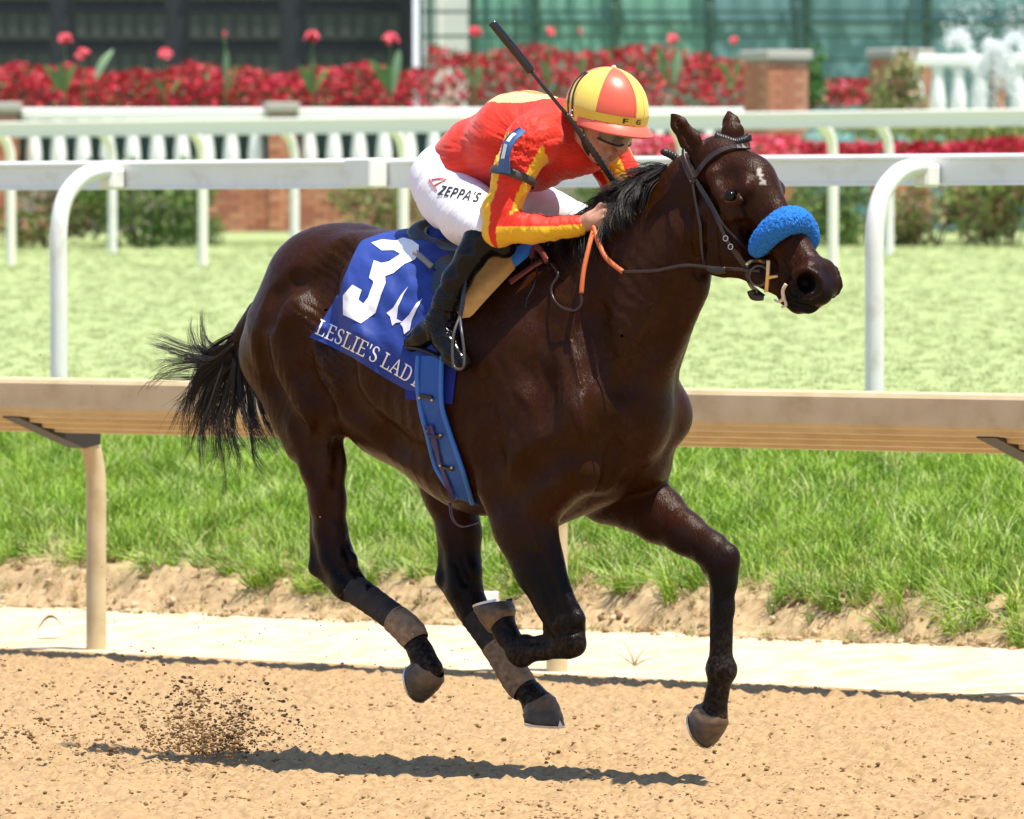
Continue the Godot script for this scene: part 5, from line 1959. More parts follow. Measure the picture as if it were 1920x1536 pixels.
func build_saddle(base: Vector3, on_barrel: Callable) -> void:
	# small black race saddle: seat, cantle, flap
	var sa := thing("race_saddle", "small glossy black race saddle under the rider", "saddle", base, frame)
	var f := Field.new()
	f.limb(hp(838, 462), hp(960, 476), 0.100, 0.085, 0.04, 1.3)
	f.limb(hp(812, 438), hp(850, 478), 0.042, 0.048, 0.04, 2.6)
	f.limb(hp(860, 402), hp(950, 415), 0.10, 0.10, 0.03, 1.5, Vector3(0, 0, 1), 1)
	part("seat", array_mesh(f.arrays(AABB(hp(870, 460) - Vector3(0.35, 0.3, 0.3), Vector3(0.7, 0.6, 0.6)), 0.009, plain_white)), M.leather, sa)
	# near flap
	var outline := [[[818, 500], [826, 492], [862, 478], [900, 480]], [[816, 545], [826, 580], [845, 585], [866, 560]]]
	var g2 := coons(outline[0], outline[1], 10, 10)
	for s in [1.0, -1.0]:
		var g3 := []
		for r2 in g2:
			var row := []
			for q in r2:
				var v := barrel.spot(q.x, q.y, 0.026)
				row.append(v if s > 0 else mirror(v))
			if s < 0: row.reverse()
			g3.append(row)
		var st := start()
		sheet(st, g3, 0.006)
		part("flap", finish(st), M.leather, sa)
	part("surcingle_end", tube_mesh([barrel.spot(778, 484, 0.035), barrel.spot(792, 494, 0.036), barrel.spot(815, 512, 0.034)], 0.009, 0.010, 6, 4, 0.003, Vector3(0, 0.4, 1)), grey_strap(), sa)
	# stirrup and its leather
	var sr := thing("stirrup", "dark slim stirrup iron with black leather round the rider's right boot", "stirrup", base, frame)
	var ring := []
	for q in [[862, 594, 0.30], [851, 625, 0.335], [848, 660, 0.345], [852, 688, 0.345], [868, 690, 0.345], [870, 660, 0.34], [866, 625, 0.335], [862, 594, 0.30]]:
		ring.append(hp(q[0], q[1], q[2] + 0.055))
	part("iron", tube_mesh(ring, 0.0045, 0.0045, 8, 5), M.dark_iron, sr)
	part("stirrup_leather", tube_mesh([hp(872, 500, 0.30), hp(868, 560, 0.335), hp(862, 596, 0.355)], 0.012, 0.010, 6, 5, 0.003, Vector3(0, 0, 1)), M.leather, sr)
	part("blue_tape", tube_mesh([hp(846, 500, 0.305), hp(834, 525, 0.315), hp(824, 548, 0.322)], 0.004, 0.006, 6, 5, 0.002, Vector3(0, 0, 1)), M.bright_blue, sr)
	# yellow foam pad in front of the saddle, with a blue binding
	var pad := thing("foam_pad", "yellow foam pad with blue bound end lying on the horse's withers", "pad", base, frame)
	var shoulder := drape_of(coat, 850, 440, 1050, 620, 8.0)
	for k in 2:
		var tp: Array = [[[882, 503], [905, 494], [940, 485], [965, 479]], [[966, 479], [985, 470], [1003, 461], [1019, 455]]][k]
		var bt: Array = [[[866, 600], [886, 598], [930, 550], [971, 507]], [[972, 506], [990, 492], [1008, 476], [1023, 463]]][k]
		var grid := coons(tp, bt, 14, 10)
		var g3 := []
		for j in grid.size():
			var row := []
			for i in grid[j].size():
				var q: Vector2 = grid[j][i]
				var u: float = float(i) / (grid[j].size() - 1)
				var v := float(j) / (grid.size() - 1)
				if k == 0:
					q.x -= 14.0 * sin(PI * v) * (1.0 - u)
				var e := minf(minf(v, 1.0 - v) * 4.0, 1.0)
				row.append(shoulder.spot(q.x, q.y, 0.018 + 0.022 * sqrt(e) + (0.004 if k else 0.0)))
			g3.append(row)
		var st := start()
		sheet(st, g3, 0.02)
		var m := finish(st)
		part(["pad", "binding"][k], m, [M.foam, M.bright_blue][k], pad)
		# the far half
		st = start()
		var g4 := []
		for row2 in g3:
			var row := []
			for i in row2.size():
				row.append(mirror(row2[row2.size() - 1 - i]))
			g4.append(row)
		sheet(st, g4, 0.02)
		part(["pad", "binding"][k], finish(st), [M.foam, M.bright_blue][k], pad)
	# breastplate strap
	var br := thing("neck_strap", "red brown leather neck strap with a loop in front of the pad", "strap", base, frame)
	var on_sh := func(px: float, py: float) -> Array: return [shoulder.spot(px, py, 0.008), (shoulder.spot(px, py, 0.02) - shoulder.spot(px, py)).normalized()]
	strap(on_sh, [[958, 530], [985, 512], [1005, 498], [1022, 488]], 0.012, 0.005, M.red_leather, "strap", br, Vector3.ZERO)
	part("loop", tube_mesh([shoulder.spot(1005, 488, 0.02), shoulder.spot(1014, 476, 0.035), shoulder.spot(1028, 480, 0.035), shoulder.spot(1033, 495, 0.02)], 0.011, 0.011, 8, 5, 0.006, Vector3(0, 0, 1)), M.red_leather, br)
	part("lace", tube_mesh([shoulder.spot(1016, 505, 0.02), shoulder.spot(1010, 535, 0.02), shoulder.spot(995, 560, 0.015), shoulder.spot(989, 578, 0.015)], 0.003, 0.002, 6), M.leather, br)
	# reins
	var rn := thing("reins", "reins with orange rubber grips hanging from the rider's right hand", "reins", base, frame)
	part("rubber_grip", tube_mesh([hp(1113, 424, 0.13), hp(1122, 455, 0.15), hp(1138, 485, 0.16), hp(1168, 510, 0.165)], 0.0085, 0.0075, 8, 6), M.orange_rubber, rn)
	part("leather_rein", tube_mesh([hp(1168, 510, 0.165), hp(1227, 508, 0.15), hp(1283, 498, 0.135), hp(1333, 502, 0.12), hp(1370, 504, 0.10), hp(1425, 508, 0.085)], 0.006, 0.005, 6, 6, 0.003, Vector3(0, 0, 1)), M.brown_leather, rn)
	part("rein_billet", tube_mesh([hp(1326, 503, 0.125), hp(1342, 508, 0.125), hp(1360, 506, 0.12)], 0.010, 0.010, 8, 4, 0.006, Vector3(0, 0, 1)), M.leather_dull, rn)
	part("rubber_grip", tube_mesh([hp(1115, 424, 0.12), hp(1105, 460, 0.17), hp(1094, 510, 0.20), hp(1090, 550, 0.21)], 0.0075, 0.0075, 8, 6), M.orange_rubber, rn)
	part("leather_rein", tube_mesh([hp(1090, 550, 0.21), hp(1089, 572, 0.212), hp(1075, 582, 0.21), hp(1052, 576, 0.21), hp(1037, 560, 0.20), hp(1034, 538, 0.19), hp(1046, 515, 0.18), hp(1034, 494, 0.16)], 0.0055, 0.0055, 6, 6, 0.003, Vector3(0, 0, 1)), M.brown_leather, rn)

func build_bridle(base: Vector3) -> void:
	var b := thing("bridle", "dark leather bridle with brass cheek bar on the horse's head", "bridle", base, frame)
	var on := func(px: float, py: float) -> Array: return [skull.spot(px, py, 0.002), (skull.spot(px, py, 0.02) - skull.spot(px, py)).normalized()]
	var m: Material = M.brown_leather
	strap(on, [[1300, 338], [1327, 303], [1350, 284], [1378, 275], [1408, 273]], 0.010, 0.008, m, "browband", b, Vector3.ZERO)
	strap(on, [[1296, 295], [1303, 320], [1318, 348], [1340, 388], [1366, 442], [1384, 474], [1402, 498]], 0.0075, 0.007, m, "cheekpiece", b, Vector3.ZERO)
	strap(on, [[1309, 330], [1335, 372], [1362, 418], [1385, 448], [1405, 468]], 0.004, 0.006, m, "noseband_strap", b, Vector3.ZERO)
	strap(on, [[1303, 335], [1310, 375], [1317, 420], [1321, 460], [1328, 500]], 0.0055, 0.006, m, "throat_latch", b, Vector3.ZERO)
	strap(on, [[1300, 335], [1290, 310], [1284, 290]], 0.0065, 0.007, m, "headpiece", b, Vector3.ZERO)
	part("headpiece_loop", tube_mesh([hp(1300, 336, 0.10), hp(1284, 300, 0.10), hp(1282, 280, 0.085), hp(1292, 270, 0.07), hp(1302, 285, 0.06)], 0.007, 0.007, 6, 6, 0.003, Vector3(0.2, 0, 1)), m, b)
	for q in [[1367, 444], [1376, 460]]:
		part("buckle", ring_mesh(skull.spot(q[0], q[1], 0.012), Vector3(0.2, 0.1, 1).normalized(), 0.008, 0.0018), M.steel, b)
	for q in [[1304, 333]]:
		part("keeper", ring_mesh(skull.spot(q[0], q[1], 0.008), Vector3(0.2, 0.1, 1).normalized(), 0.010, 0.004), m, b)
	# bit: ring, cheek bar, mouthpiece end, chin strap
	part("bit_ring", ring_mesh(hp(1423, 517, 0.085), Vector3(0.3, 0.1, 1).normalized(), 0.030, 0.0035), M.dark_iron, b)
	part("cheek_bar", tube_mesh([hp(1441, 488, 0.088), hp(1440, 515, 0.092), hp(1437, 547, 0.088)], 0.007, 0.007, 8), M.brass, b)
	part("cheek_bar", tube_mesh([hp(1438, 522, 0.092), hp(1448, 519, 0.088), hp(1458, 518, 0.075)], 0.006, 0.005, 8), M.brass, b)
	strap(on, [[1405, 498], [1410, 525], [1418, 545], [1432, 556]], 0.007, 0.006, m, "chin_strap", b, Vector3.ZERO)
	part("chin_pad", tube_mesh([hp(1410, 545, 0.06), hp(1414, 556, 0.055), hp(1430, 558, 0.05)], 0.016, 0.010, 8), M.leather_dull, b)
	strap(on, [[1402, 498], [1412, 490], [1428, 488], [1441, 492]], 0.005, 0.006, M.brass, "bit_link", b, Vector3.ZERO)
	var tt := thing("tongue_tie", "pale cloth tongue tie hanging at the corner of the horse's mouth", "tongue tie", base, frame)
	part("band", tube_mesh([hp(1474, 533, 0.06), hp(1468, 545, 0.062), hp(1470, 562, 0.05)], 0.006, 0.006, 8), M.tongue_tie, tt)
	part("tail_end", tube_mesh([hp(1470, 560, 0.05), hp(1460, 566, 0.05), hp(1452, 562, 0.05)], 0.006, 0.003, 6), M.tongue_tie, tt)
	part("tail_end", tube_mesh([hp(1470, 560, 0.05), hp(1474, 572, 0.05), hp(1466, 576, 0.05)], 0.005, 0.004, 6), M.tongue_tie, tt)
	# fleece noseband
	var fl := thing("fleece_noseband", "bright blue fleece shadow roll across the horse's nose", "noseband", base, frame)
	var path := [hp(1420, 466, 0.088), hp(1434, 446, 0.093), hp(1455, 426, 0.085), hp(1478, 413, 0.055), hp(1495, 415, 0.0), hp(1507, 428, -0.045), hp(1514, 446, -0.07), hp(1508, 462, -0.085)]
	var f := Field.new()
	var sm := smooth_path(path, 3)
	for i in sm.size() - 1:
		var a := float(i) / (sm.size() - 1)
		var c := float(i + 1) / (sm.size() - 1)
		f.limb(sm[i], sm[i + 1], 0.040 * pow(sin(PI * clampf(a * 0.84 + 0.08, 0, 1)), 0.28), 0.040 * pow(sin(PI * clampf(c * 0.84 + 0.08, 0, 1)), 0.28), 0.01)
	var wool := FastNoiseLite.new()
	wool.seed = 14
	wool.frequency = 75.0
	f.ripple = func(p: Vector3) -> float: return 0.0032 * wool.get_noise_3dv(p * 0.8) + 0.0022 * wool.get_noise_3dv(p * 2.1)
	f.rippled = true
	part("fleece", array_mesh(f.arrays(AABB(hp(1465, 440) - Vector3(0.2, 0.2, 0.2), Vector3(0.4, 0.4, 0.4)), 0.0036, func(p: Vector3, _n: Vector3) -> Color:
		var k := 1.0 + 0.5 * wool.get_noise_3dv(p * 1.7)
		return Color(0.026 * k, 0.155 * k, 0.50 * k))), M.fleece, fl)

func ring_mesh(c: Vector3, n: Vector3, r: float, thick: float) -> ArrayMesh:
	var u := n.cross(Vector3(0.1, 1, 0.2)).normalized()
	var v := n.cross(u)
	var st := start()
	var path := PackedVector3Array()
	for i in 25:
		path.append(c + u * cos(TAU * i / 24.0) * r + v * sin(TAU * i / 24.0) * r)
	tube(st, path, func(_t): return Vector2.ONE * thick, 8, n)
	return finish(st)

func wound(o: Node3D, called: String, pts: Array, m: Material, ridges: int) -> void:
	# a spirally wound bandage: pts are [point, radius along, radius across]
	var st := start()
	var path := []
	for q in pts: path.append(q[0])
	var sm := smooth_path(path, 14)
	var n := pts.size() - 1
	var rings := []
	for i in sm.size():
		var t := float(i) / 14.0
		var k := mini(int(t), n - 1)
		var r: float = lerpf(pts[k][1], pts[k + 1][1], t - k)
		var way := (sm[mini(i + 1, sm.size() - 1)] - sm[maxi(i - 1, 0)]).normalized()
		var side := way.cross(Vector3(0, 0, 1)).normalized()
		var ring := []
		for a in 28:
			var ang := TAU * a / 28.0
			var wind := fposmod(float(i) / sm.size() * ridges + a / 28.0, 1.0)
			var rr := r + 0.0022 * (1.0 - wind)
			ring.append(sm[i] + side * cos(ang) * rr + Vector3(0, 0, 1) * sin(ang) * rr * 0.92)
		rings.append(ring)
	st.set_smooth_group(0)
	for i in rings.size() - 1:
		for a in 28:
			var c := (a + 1) % 28
			quad(st, rings[i][a], rings[i][c], rings[i + 1][c], rings[i + 1][a])
	part(called, finish(st), m, o)

func build_bandages(base: Vector3) -> void:
	var a := thing("leg_bandage", "dark bandage with a dusty lower half on the horse's right hind leg", "bandage", base, frame, "bandages on the hind legs")
	wound(a, "winding", [[hp(664, 1104, 0.13), 0.046], [hp(690, 1122, 0.13), 0.044], [hp(720, 1144, 0.13), 0.043], [hp(745, 1163, 0.13), 0.044]], M.bandage, 7)
	wound(a, "dusty_winding", [[hp(740, 1160, 0.13), 0.0455], [hp(757, 1174, 0.13), 0.048], [hp(772, 1190, 0.13), 0.049], [hp(780, 1204, 0.13), 0.043]], M.bandage_dust, 4)
	var b := thing("leg_bandage", "long tan dusted bandage on the horse's left hind leg", "bandage", base, frame, "bandages on the hind legs")
	wound(b, "winding", [[hp(893, 1155, -0.13), 0.051], [hp(912, 1184, -0.13), 0.047], [hp(932, 1216, -0.13), 0.044]], M.bandage, 5)
	wound(b, "dusty_winding", [[hp(928, 1210, -0.13), 0.0455], [hp(945, 1237, -0.13), 0.045], [hp(962, 1262, -0.13), 0.050], [hp(975, 1282, -0.13), 0.050], [hp(985, 1294, -0.13), 0.044]], M.bandage_dust, 5)

func grey_strap() -> Material:
	return paint(0.20, 0.20, 0.19, 0.5)

func plain_white(_p: Vector3, _n: Vector3) -> Color:
	return Color.WHITE

# ---------------------------------------------------------------- the rider
var wrinkle := FastNoiseLite.new()

func limbs(f: Field, spots: Array, k := 0.03, squash := 1.0) -> void:
	for i in spots.size() - 1:
		f.limb(spots[i][0], spots[i + 1][0], spots[i][1], spots[i + 1][1], k, squash)

func torso(f: Field, grow: float) -> void:
	f.limb(hp(850, 335), hp(905, 300), 0.115 + grow, 0.130 + grow, 0.03, 1.12)
	f.limb(hp(905, 300), hp(985, 265), 0.130 + grow, 0.148 + grow, 0.03, 1.14)
	f.limb(hp(985, 265), hp(1050, 252), 0.148 + grow, 0.110 + grow, 0.04, 1.3)
	f.limb(hp(1000, 295), hp(1085, 288), 0.085 + grow, 0.070 + grow, 0.04, 1.5)
	f.limb(hp(1045, 250, 0.0), hp(1092, 238, 0.0), 0.085 + grow, 0.060 + grow, 0.03)
	for s in [1.0, -1.0]:
		var a := hp(1008, 258, 0.15)
		a.z *= s
		f.ball(a, 0.080 + grow, 0.05)

const NEAR_ARM := [[992, 268, 0.185, 0.072], [962, 330, 0.23, 0.058], [940, 395, 0.265, 0.051], [936, 430, 0.275, 0.045], [1000, 430, 0.22, 0.038], [1088, 424, 0.125, 0.029]]
const FAR_ARM := [[1128, 265, -0.18, 0.070], [1158, 325, -0.215, 0.056], [1178, 385, -0.225, 0.048], [1182, 405, -0.20, 0.043], [1178, 390, -0.10, 0.036], [1170, 372, -0.03, 0.029]]

func arm(f: Field, a: Array, grow: float) -> void:
	var p := []
	for q in a: p.append([hp(q[0], q[1], q[2]), q[3] + grow])
	limbs(f, p, 0.025)

func legs(f: Field, grow: float, waist := false) -> void:
	f.limb(hp(848, 338), hp(880, 325), 0.118 + grow, 0.118 + grow, 0.04, 1.15)
	for s in [1.0, -1.0]:
		var b := hp(850, 362, 0.07)
		b.z *= s
		f.ball(b, 0.100 + grow, 0.05)
	if waist:
		var axis := (hp(985, 265) - hp(850, 335)).normalized()
		f.ball(hp(866, 324) + axis * 0.60, 0.57, 0.004, 1.0, Vector3(0, 0, 1), 1)
	limbs(f, [[hp(850, 368, 0.09), 0.098 + grow], [hp(880, 402, 0.18), 0.083 + grow], [hp(910, 428, 0.25), 0.060 + grow]], 0.04)
	limbs(f, [[hp(935, 378, -0.10), 0.090 + grow], [hp(1020, 400, -0.20), 0.068 + grow], [hp(1085, 414, -0.26), 0.050 + grow]], 0.04)

func shank(f: Field, s: float, grow: float) -> void:
	var p := [[hp(905, 442, 0.265), 0.046], [hp(884, 480, 0.290), 0.041], [hp(856, 525, 0.305), 0.038], [hp(838, 562, 0.315), 0.035], [hp(828, 598, 0.32), 0.036]]
	var foot := [[hp(826, 606, 0.32), 0.040], [hp(836, 636, 0.325), 0.036], [hp(852, 664, 0.335), 0.031], [hp(866, 680, 0.345), 0.023]]
	var heel := [[hp(822, 610, 0.32), 0.036], [hp(795, 630, 0.32), 0.032], [hp(776, 642, 0.32), 0.027]]
	for c in [p, foot, heel]:
		for q in c:
			q[0].z *= s
			q[1] += grow
			if s < 0: q[0].x += 0.05
		limbs(f, c, 0.02)
	# knee cover
	var k := [[hp(905, 446, 0.262), 0.046 + grow], [hp(945, 462, 0.22), 0.034 + grow]]
	for q in k: q[0].z *= s
	limbs(f, k, 0.03)

func hand(f: Field, wrist: Vector3, knuckles: Array, inward: Vector3, thumb: Array) -> void:
	var c := Vector3.ZERO
	for q in knuckles: c += q * 0.25
	f.limb(wrist, wrist.lerp(c, 0.45), 0.026, 0.030, 0.015)
	for q in knuckles:
		f.limb(wrist.lerp(c, 0.35), q, 0.019, 0.0115, 0.010)
	var ahead := (c - wrist).normalized()
	for i in 4:
		var k: Vector3 = knuckles[i]
		var l: float = [0.95, 1.05, 1.0, 0.8][i]
		var a := k + (ahead * 0.014 + inward * 0.030) * l
		var b := a + (-ahead * 0.016 + inward * 0.016) * l
		var d := b + (-ahead * 0.020 - inward * 0.006) * l
		f.limb(k, a, 0.0112, 0.0096, 0.003)
		f.limb(a, b, 0.0098, 0.0088, 0.003)
		f.limb(b, d, 0.0088, 0.0078, 0.003)
	f.limb(wrist.lerp(c, 0.3), thumb[0], 0.016, 0.012, 0.010)
	f.limb(thumb[0], thumb[1], 0.0115, 0.0100, 0.004)
	f.limb(thumb[1], thumb[2], 0.0100, 0.0085, 0.004)

func fold(p: Vector3) -> float:
	# long creases that run from the seat to the knee
	var u := p.x * 0.80 - p.y * 0.60
	var v := p.x * 0.60 + p.y * 0.80
	return 0.0040 * wrinkle.get_noise_3d(u * 11.0, v * 3.0 + p.z * 2.0, p.z * 5.0) + 0.0022 * wrinkle.get_noise_3d(u * 26.0 + 7.0, v * 5.0, p.z * 8.0)

func silk_fold(p: Vector3) -> float:
	# creases pulled towards the armpit
	var q := p - armpit
	var l := q.length()
	var c := q / maxf(l, 0.02)
	return 0.0075 * wrinkle.get_noise_3d(c.x * 3.6, c.y * 3.6, l * 3.0 + p.z * 2.0) * smoothstep(0.03, 0.10, l) + 0.0030 * wrinkle.get_noise_3d(c.x * 9.0, c.y * 9.0, l * 4.0 + p.z * 3.0) * smoothstep(0.06, 0.14, l) + 0.0030 * wrinkle.get_noise_3d(p.x * 8.0, p.y * 6.0, p.z * 6.0)

func boot_fold(p: Vector3) -> float:
	var d := p.distance_to(ankle)
	var m := exp(-d * d / 0.006)
	return -0.0055 * maxf(1.0 - absf(wrinkle.get_noise_3d(p.x * 3.0, p.y * 22.0 + p.x * 9.0, p.z * 4.0)) * 4.0, 0.0) * m + 0.0016 * wrinkle.get_noise_3dv(p * 9.0)
var ankle := Vector3.ZERO
var armpit := Vector3.ZERO
var crease := Vector3.ZERO

const RED := Color(0.64, 0.028, 0.013)
const YELLOW := Color(0.76, 0.43, 0.022)

func to_segment(p: Vector3, a: Vector3, b: Vector3) -> float:
	var t := clampf((p - a).dot(b - a) / (b - a).length_squared(), 0.0, 1.0)
	return p.distance_to(a.lerp(b, t))

var near_arm := []
var far_arm := []
var look := Vector3.ZERO
var hoop := []
var disc := Vector3.ZERO

func silks(p: Vector3, _n: Vector3) -> Color:
	# sleeves striped lengthwise
	for side in 2:
		var a: Array = [near_arm, far_arm][side]
		var best := 9.0
		var seg := 0
		for i in a.size() - 1:
			var d := to_segment(p, a[i], a[i + 1])
			if d < best:
				best = d
				seg = i
		var sleeve := 0.078 if seg < 2 else 0.066
		if best < sleeve and (seg > 0 or (p - a[0]).dot(a[1] - a[0]) > 0.0):
			var way: Vector3 = (a[seg + 1] - a[seg]).normalized()
			var t := clampf((p - a[seg]).dot(way) / a[seg].distance_to(a[seg + 1]), 0.0, 1.0)
			var q: Vector3 = p - a[seg].lerp(a[seg + 1], t)
			var face := (look - way * look.dot(way)).normalized()
			var other := way.cross(face)
			var ang := rad_to_deg(atan2(q.dot(other), q.dot(face)))
			if side == 1:
				return YELLOW if fposmod(ang + 20.0, 120.0) < 60.0 else RED
			if seg < 3:
				var w := 34.0 if seg < 2 else 30.0
				return RED if absf(ang - 4.0) < w else (YELLOW if absf(ang - 4.0) < 92.0 else RED)
			return YELLOW if (ang > -8.0 and ang < 95.0) else RED
	if p.distance_to(disc) < 0.125:
		var q := p - disc
		var ring := Vector2(q.x * 0.9 - 0.01, q.z + 0.01).length()
		return Color(0.66, 0.20, 0.06) if absf(ring - 0.040) < 0.014 or (absf(q.x + 0.035) < 0.012 and absf(q.z) < 0.06) else Color(0.80, 0.62, 0.22)
	if hoop:
		var d := to_segment(p, hoop[0], hoop[1])
		if d < 0.052 and to_segment(p, hoop[2], hoop[3]) > 0.022:
			return YELLOW
	return RED

func build_jockey() -> void:
	wrinkle.seed = 12
	wrinkle.frequency = 1.0
	M.skin = tinted(0.5, 0.4)
	M.skin.subsurf_scatter_enabled = true
	M.skin.subsurf_scatter_strength = 0.12
	M.silk = tinted(0.58, 0.32)
	M.silk.rim_enabled = true
	M.silk.rim = 0.3
	M.breeches = paint(0.76, 0.75, 0.80, 0.6, 0.4)
	M.boot = paint(0.005, 0.005, 0.006, 0.17, 0.32)
	M.ink = paint(0.012, 0.012, 0.014, 0.6)
	M.ink_red = paint(0.60, 0.07, 0.03, 0.6)
	M.denim = paint(0.035, 0.10, 0.25, 0.7)
	M.elastic = paint(0.05, 0.042, 0.036, 0.6)
	M.shell = tinted(0.35, 0.45)
	M.black_strap = paint(0.012, 0.012, 0.012, 0.5)
	M.lens = paint(0.20, 0.18, 0.14, 0.06, 0.5)
	M.lens.transparency = BaseMaterial3D.TRANSPARENCY_ALPHA
	M.lens.albedo_color.a = 0.5
	M.rider_hair = paint(0.03, 0.02, 0.014, 0.5)
	near_arm = []
	far_arm = []
	for q in NEAR_ARM: near_arm.append(hp(q[0], q[1], q[2]))
	for q in FAR_ARM: far_arm.append(hp(q[0], q[1], q[2]))
	look = -(frame.transposed() * ray(960, 768)).normalized()
	armpit = hp(1015, 300, 0.17)
	crease = hp(925, 400, 0.2)
	hoop = [hp(985, 352, 0.13), hp(1105, 325, 0.13), hp(985, 352, 0.17), hp(1012, 349, 0.17)]
	disc = hp(985, 172, 0.0)
	var base := horse_at
	var o := thing("person", "rider in red and yellow silks and white breeches crouched low over the horse's neck", "person", base, frame)
	# ---- the body itself, one surface from head to toe
	var f := Field.new()
	torso(f, -0.022)
	arm(f, NEAR_ARM, -0.010)
	arm(f, FAR_ARM, -0.010)
	legs(f, -0.026)
	shank(f, 1.0, -0.012)
	shank(f, -1.0, -0.012)
	f.limb(hp(1050, 252), hp(1108, 240), 0.062, 0.058, 0.03)
	var c := hp(1128, 226, 0.0)
	var fw := Vector3(cos(deg_to_rad(30)), -sin(deg_to_rad(30)), 0)
	var up := Vector3(sin(deg_to_rad(30)), cos(deg_to_rad(30)), 0)
	var s1 := Vector3(0, 0, 1)
	var hd := func(x: float, y: float, z: float) -> Vector3: return c + fw * x + up * y + s1 * z
	f.ball(hd.call(-0.005, 0.03, 0), 0.086, 0.03, 0.88)
	f.limb(hd.call(0.035, 0.0, 0), hd.call(0.045, -0.055, 0), 0.066, 0.050, 0.03, 0.92)
	f.limb(hd.call(0.055, -0.085, 0), hd.call(0.070, -0.092, 0), 0.030, 0.024, 0.03, 1.2)                    # chin
	f.limb(hd.call(0.095, 0.012, 0), hd.call(0.118, -0.030, 0), 0.010, 0.0145, 0.014)                        # nose
	for s in [1.0, -1.0]:
		f.ball(hd.call(0.112, -0.034, 0.011 * s), 0.009, 0.008)
		f.limb(hd.call(0.088, 0.022, 0.012 * s), hd.call(0.078, 0.020, 0.045 * s), 0.011, 0.010, 0.014)          # brows
		f.ball(hd.call(0.072, -0.028, 0.040 * s), 0.024, 0.025)                                                   # cheek bones
		f.limb(hd.call(0.0, -0.06, 0.055 * s), hd.call(0.055, -0.09, 0.028 * s), 0.022, 0.020, 0.025)            # jaw
		f.limb(hd.call(-0.012, 0.012, 0.074 * s), hd.call(-0.006, -0.030, 0.072 * s), 0.017, 0.011, 0.006, 0.5)  # ears
		f.ball(hd.call(0.098, 0.000, 0.031 * s), 0.012, 0.008, 1.0, s1, 1)                                        # eye sockets
		f.ball(hd.call(0.083, 0.000, 0.031 * s), 0.0125, 0.004)
	f.limb(hd.call(0.094, -0.062, -0.018), hd.call(0.094, -0.062, 0.018), 0.0085, 0.0085, 0.008)                # lips
	f.limb(hd.call(0.090, -0.074, -0.014), hd.call(0.090, -0.074, 0.014), 0.0085, 0.0085, 0.008)
	f.limb(hd.call(0.106, -0.068, -0.020), hd.call(0.106, -0.068, 0.020), 0.003, 0.003, 0.004, 1.0, s1, 1)
	hand(f, hp(1092, 421, 0.12), [hp(1127, 387, 0.100), hp(1134, 398, 0.112), hp(1135, 410, 0.118), hp(1130, 421, 0.118)], Vector3(0.35, -0.25, -0.9).normalized(), [hp(1108, 396, 0.075), hp(1124, 384, 0.062), hp(1138, 384, 0.055)])
	hand(f, hp(1168, 372, -0.03), [hp(1160, 345, -0.022), hp(1166, 353, -0.040), hp(1170, 362, -0.048), hp(1172, 370, -0.052)], Vector3(0.2, -0.2, 0.95).normalized(), [hp(1158, 352, 0.000), hp(1154, 344, 0.012), hp(1150, 336, 0.018)])
	var lips := hd.call(0.098, -0.068, 0.0)
	var lobe := hd.call(-0.01, -0.01, 0.08)
	var tone := func(p: Vector3, _n: Vector3) -> Color:
		var k := Color(0.52, 0.27, 0.18)
		if p.distance_to(lips) < 0.021: k = Color(0.40, 0.13, 0.10)
		if p.distance_to(lobe) < 0.03: k = Color(0.50, 0.20, 0.14)
		var v := 1.0 + 0.12 * wrinkle.get_noise_3dv(p * 50.0)
		return Color(k.r * v, k.g * v, k.b * v)
	# coarse for what the clothes cover, fine for head and hands, in one mesh
	var st := SurfaceTool.new()
	st.begin(Mesh.PRIMITIVE_TRIANGLES)
	st.append_from(array_mesh(f.arrays(AABB(hp(760, 700, 0.0) - Vector3(0.1, 0.1, 0.5), Vector3(1.0, 1.1, 1.0)), 0.016, tone)), 0, Transform3D.IDENTITY)
	st.append_from(array_mesh(f.arrays(AABB(hp(1145, 262, 0) - Vector3(0.11, 0.13, 0.11), Vector3(0.27, 0.24, 0.22)), 0.0042, tone)), 0, Transform3D.IDENTITY)
	st.append_from(array_mesh(f.arrays(AABB(hp(1112, 408, 0.09) - Vector3(0.07, 0.075, 0.08), Vector3(0.16, 0.15, 0.16)), 0.0036, tone)), 0, Transform3D.IDENTITY)
	st.append_from(array_mesh(f.arrays(AABB(hp(1166, 358, -0.02) - Vector3(0.06, 0.06, 0.07), Vector3(0.12, 0.12, 0.14)), 0.005, tone)), 0, Transform3D.IDENTITY)
	part("body", st.commit(), M.skin, o)
	# ---- silks
	var sf := Field.new()
	torso(sf, 0.0)
	arm(sf, NEAR_ARM, 0.004)
	arm(sf, FAR_ARM, 0.006)
	var w0 := hp(1096, 423, 0.115)
	sf.ball(w0 + Vector3(0.043, 0.0, -0.03), 0.052, 0.004, 1.0, s1, 1)
	sf.limb(hp(1098, 240, 0), hp(1130, 225, 0), 0.065, 0.075, 0.004, 1.0, s1, 1)
	sf.ripple = silk_fold
	sf.rippled = true
	part("jersey", array_mesh(sf.arrays(AABB(hp(800, 470, 0) - Vector3(0.05, 0.05, 0.42), Vector3(0.95, 0.72, 0.86)), 0.0048, silks)), M.silk, o)
	# ---- breeches
	var bf := Field.new()
	legs(bf, 0.007, true)
	bf.ripple = fold
	bf.rippled = true
	var be := thing_part("breeches", array_mesh(bf.arrays(AABB(hp(770, 470, 0) - Vector3(0.02, 0.02, 0.4), Vector3(0.75, 0.36, 0.8)), 0.006, plain_white)), M.breeches, o)
	var seat := drape_of(bf, 780, 310, 930, 430, 7.0, 0.42)
	var words := func(u: float, v: float) -> Vector2: return Vector2(819, 362).lerp(Vector2(894, 377), u) + Vector2(9.5, -19.0) * v
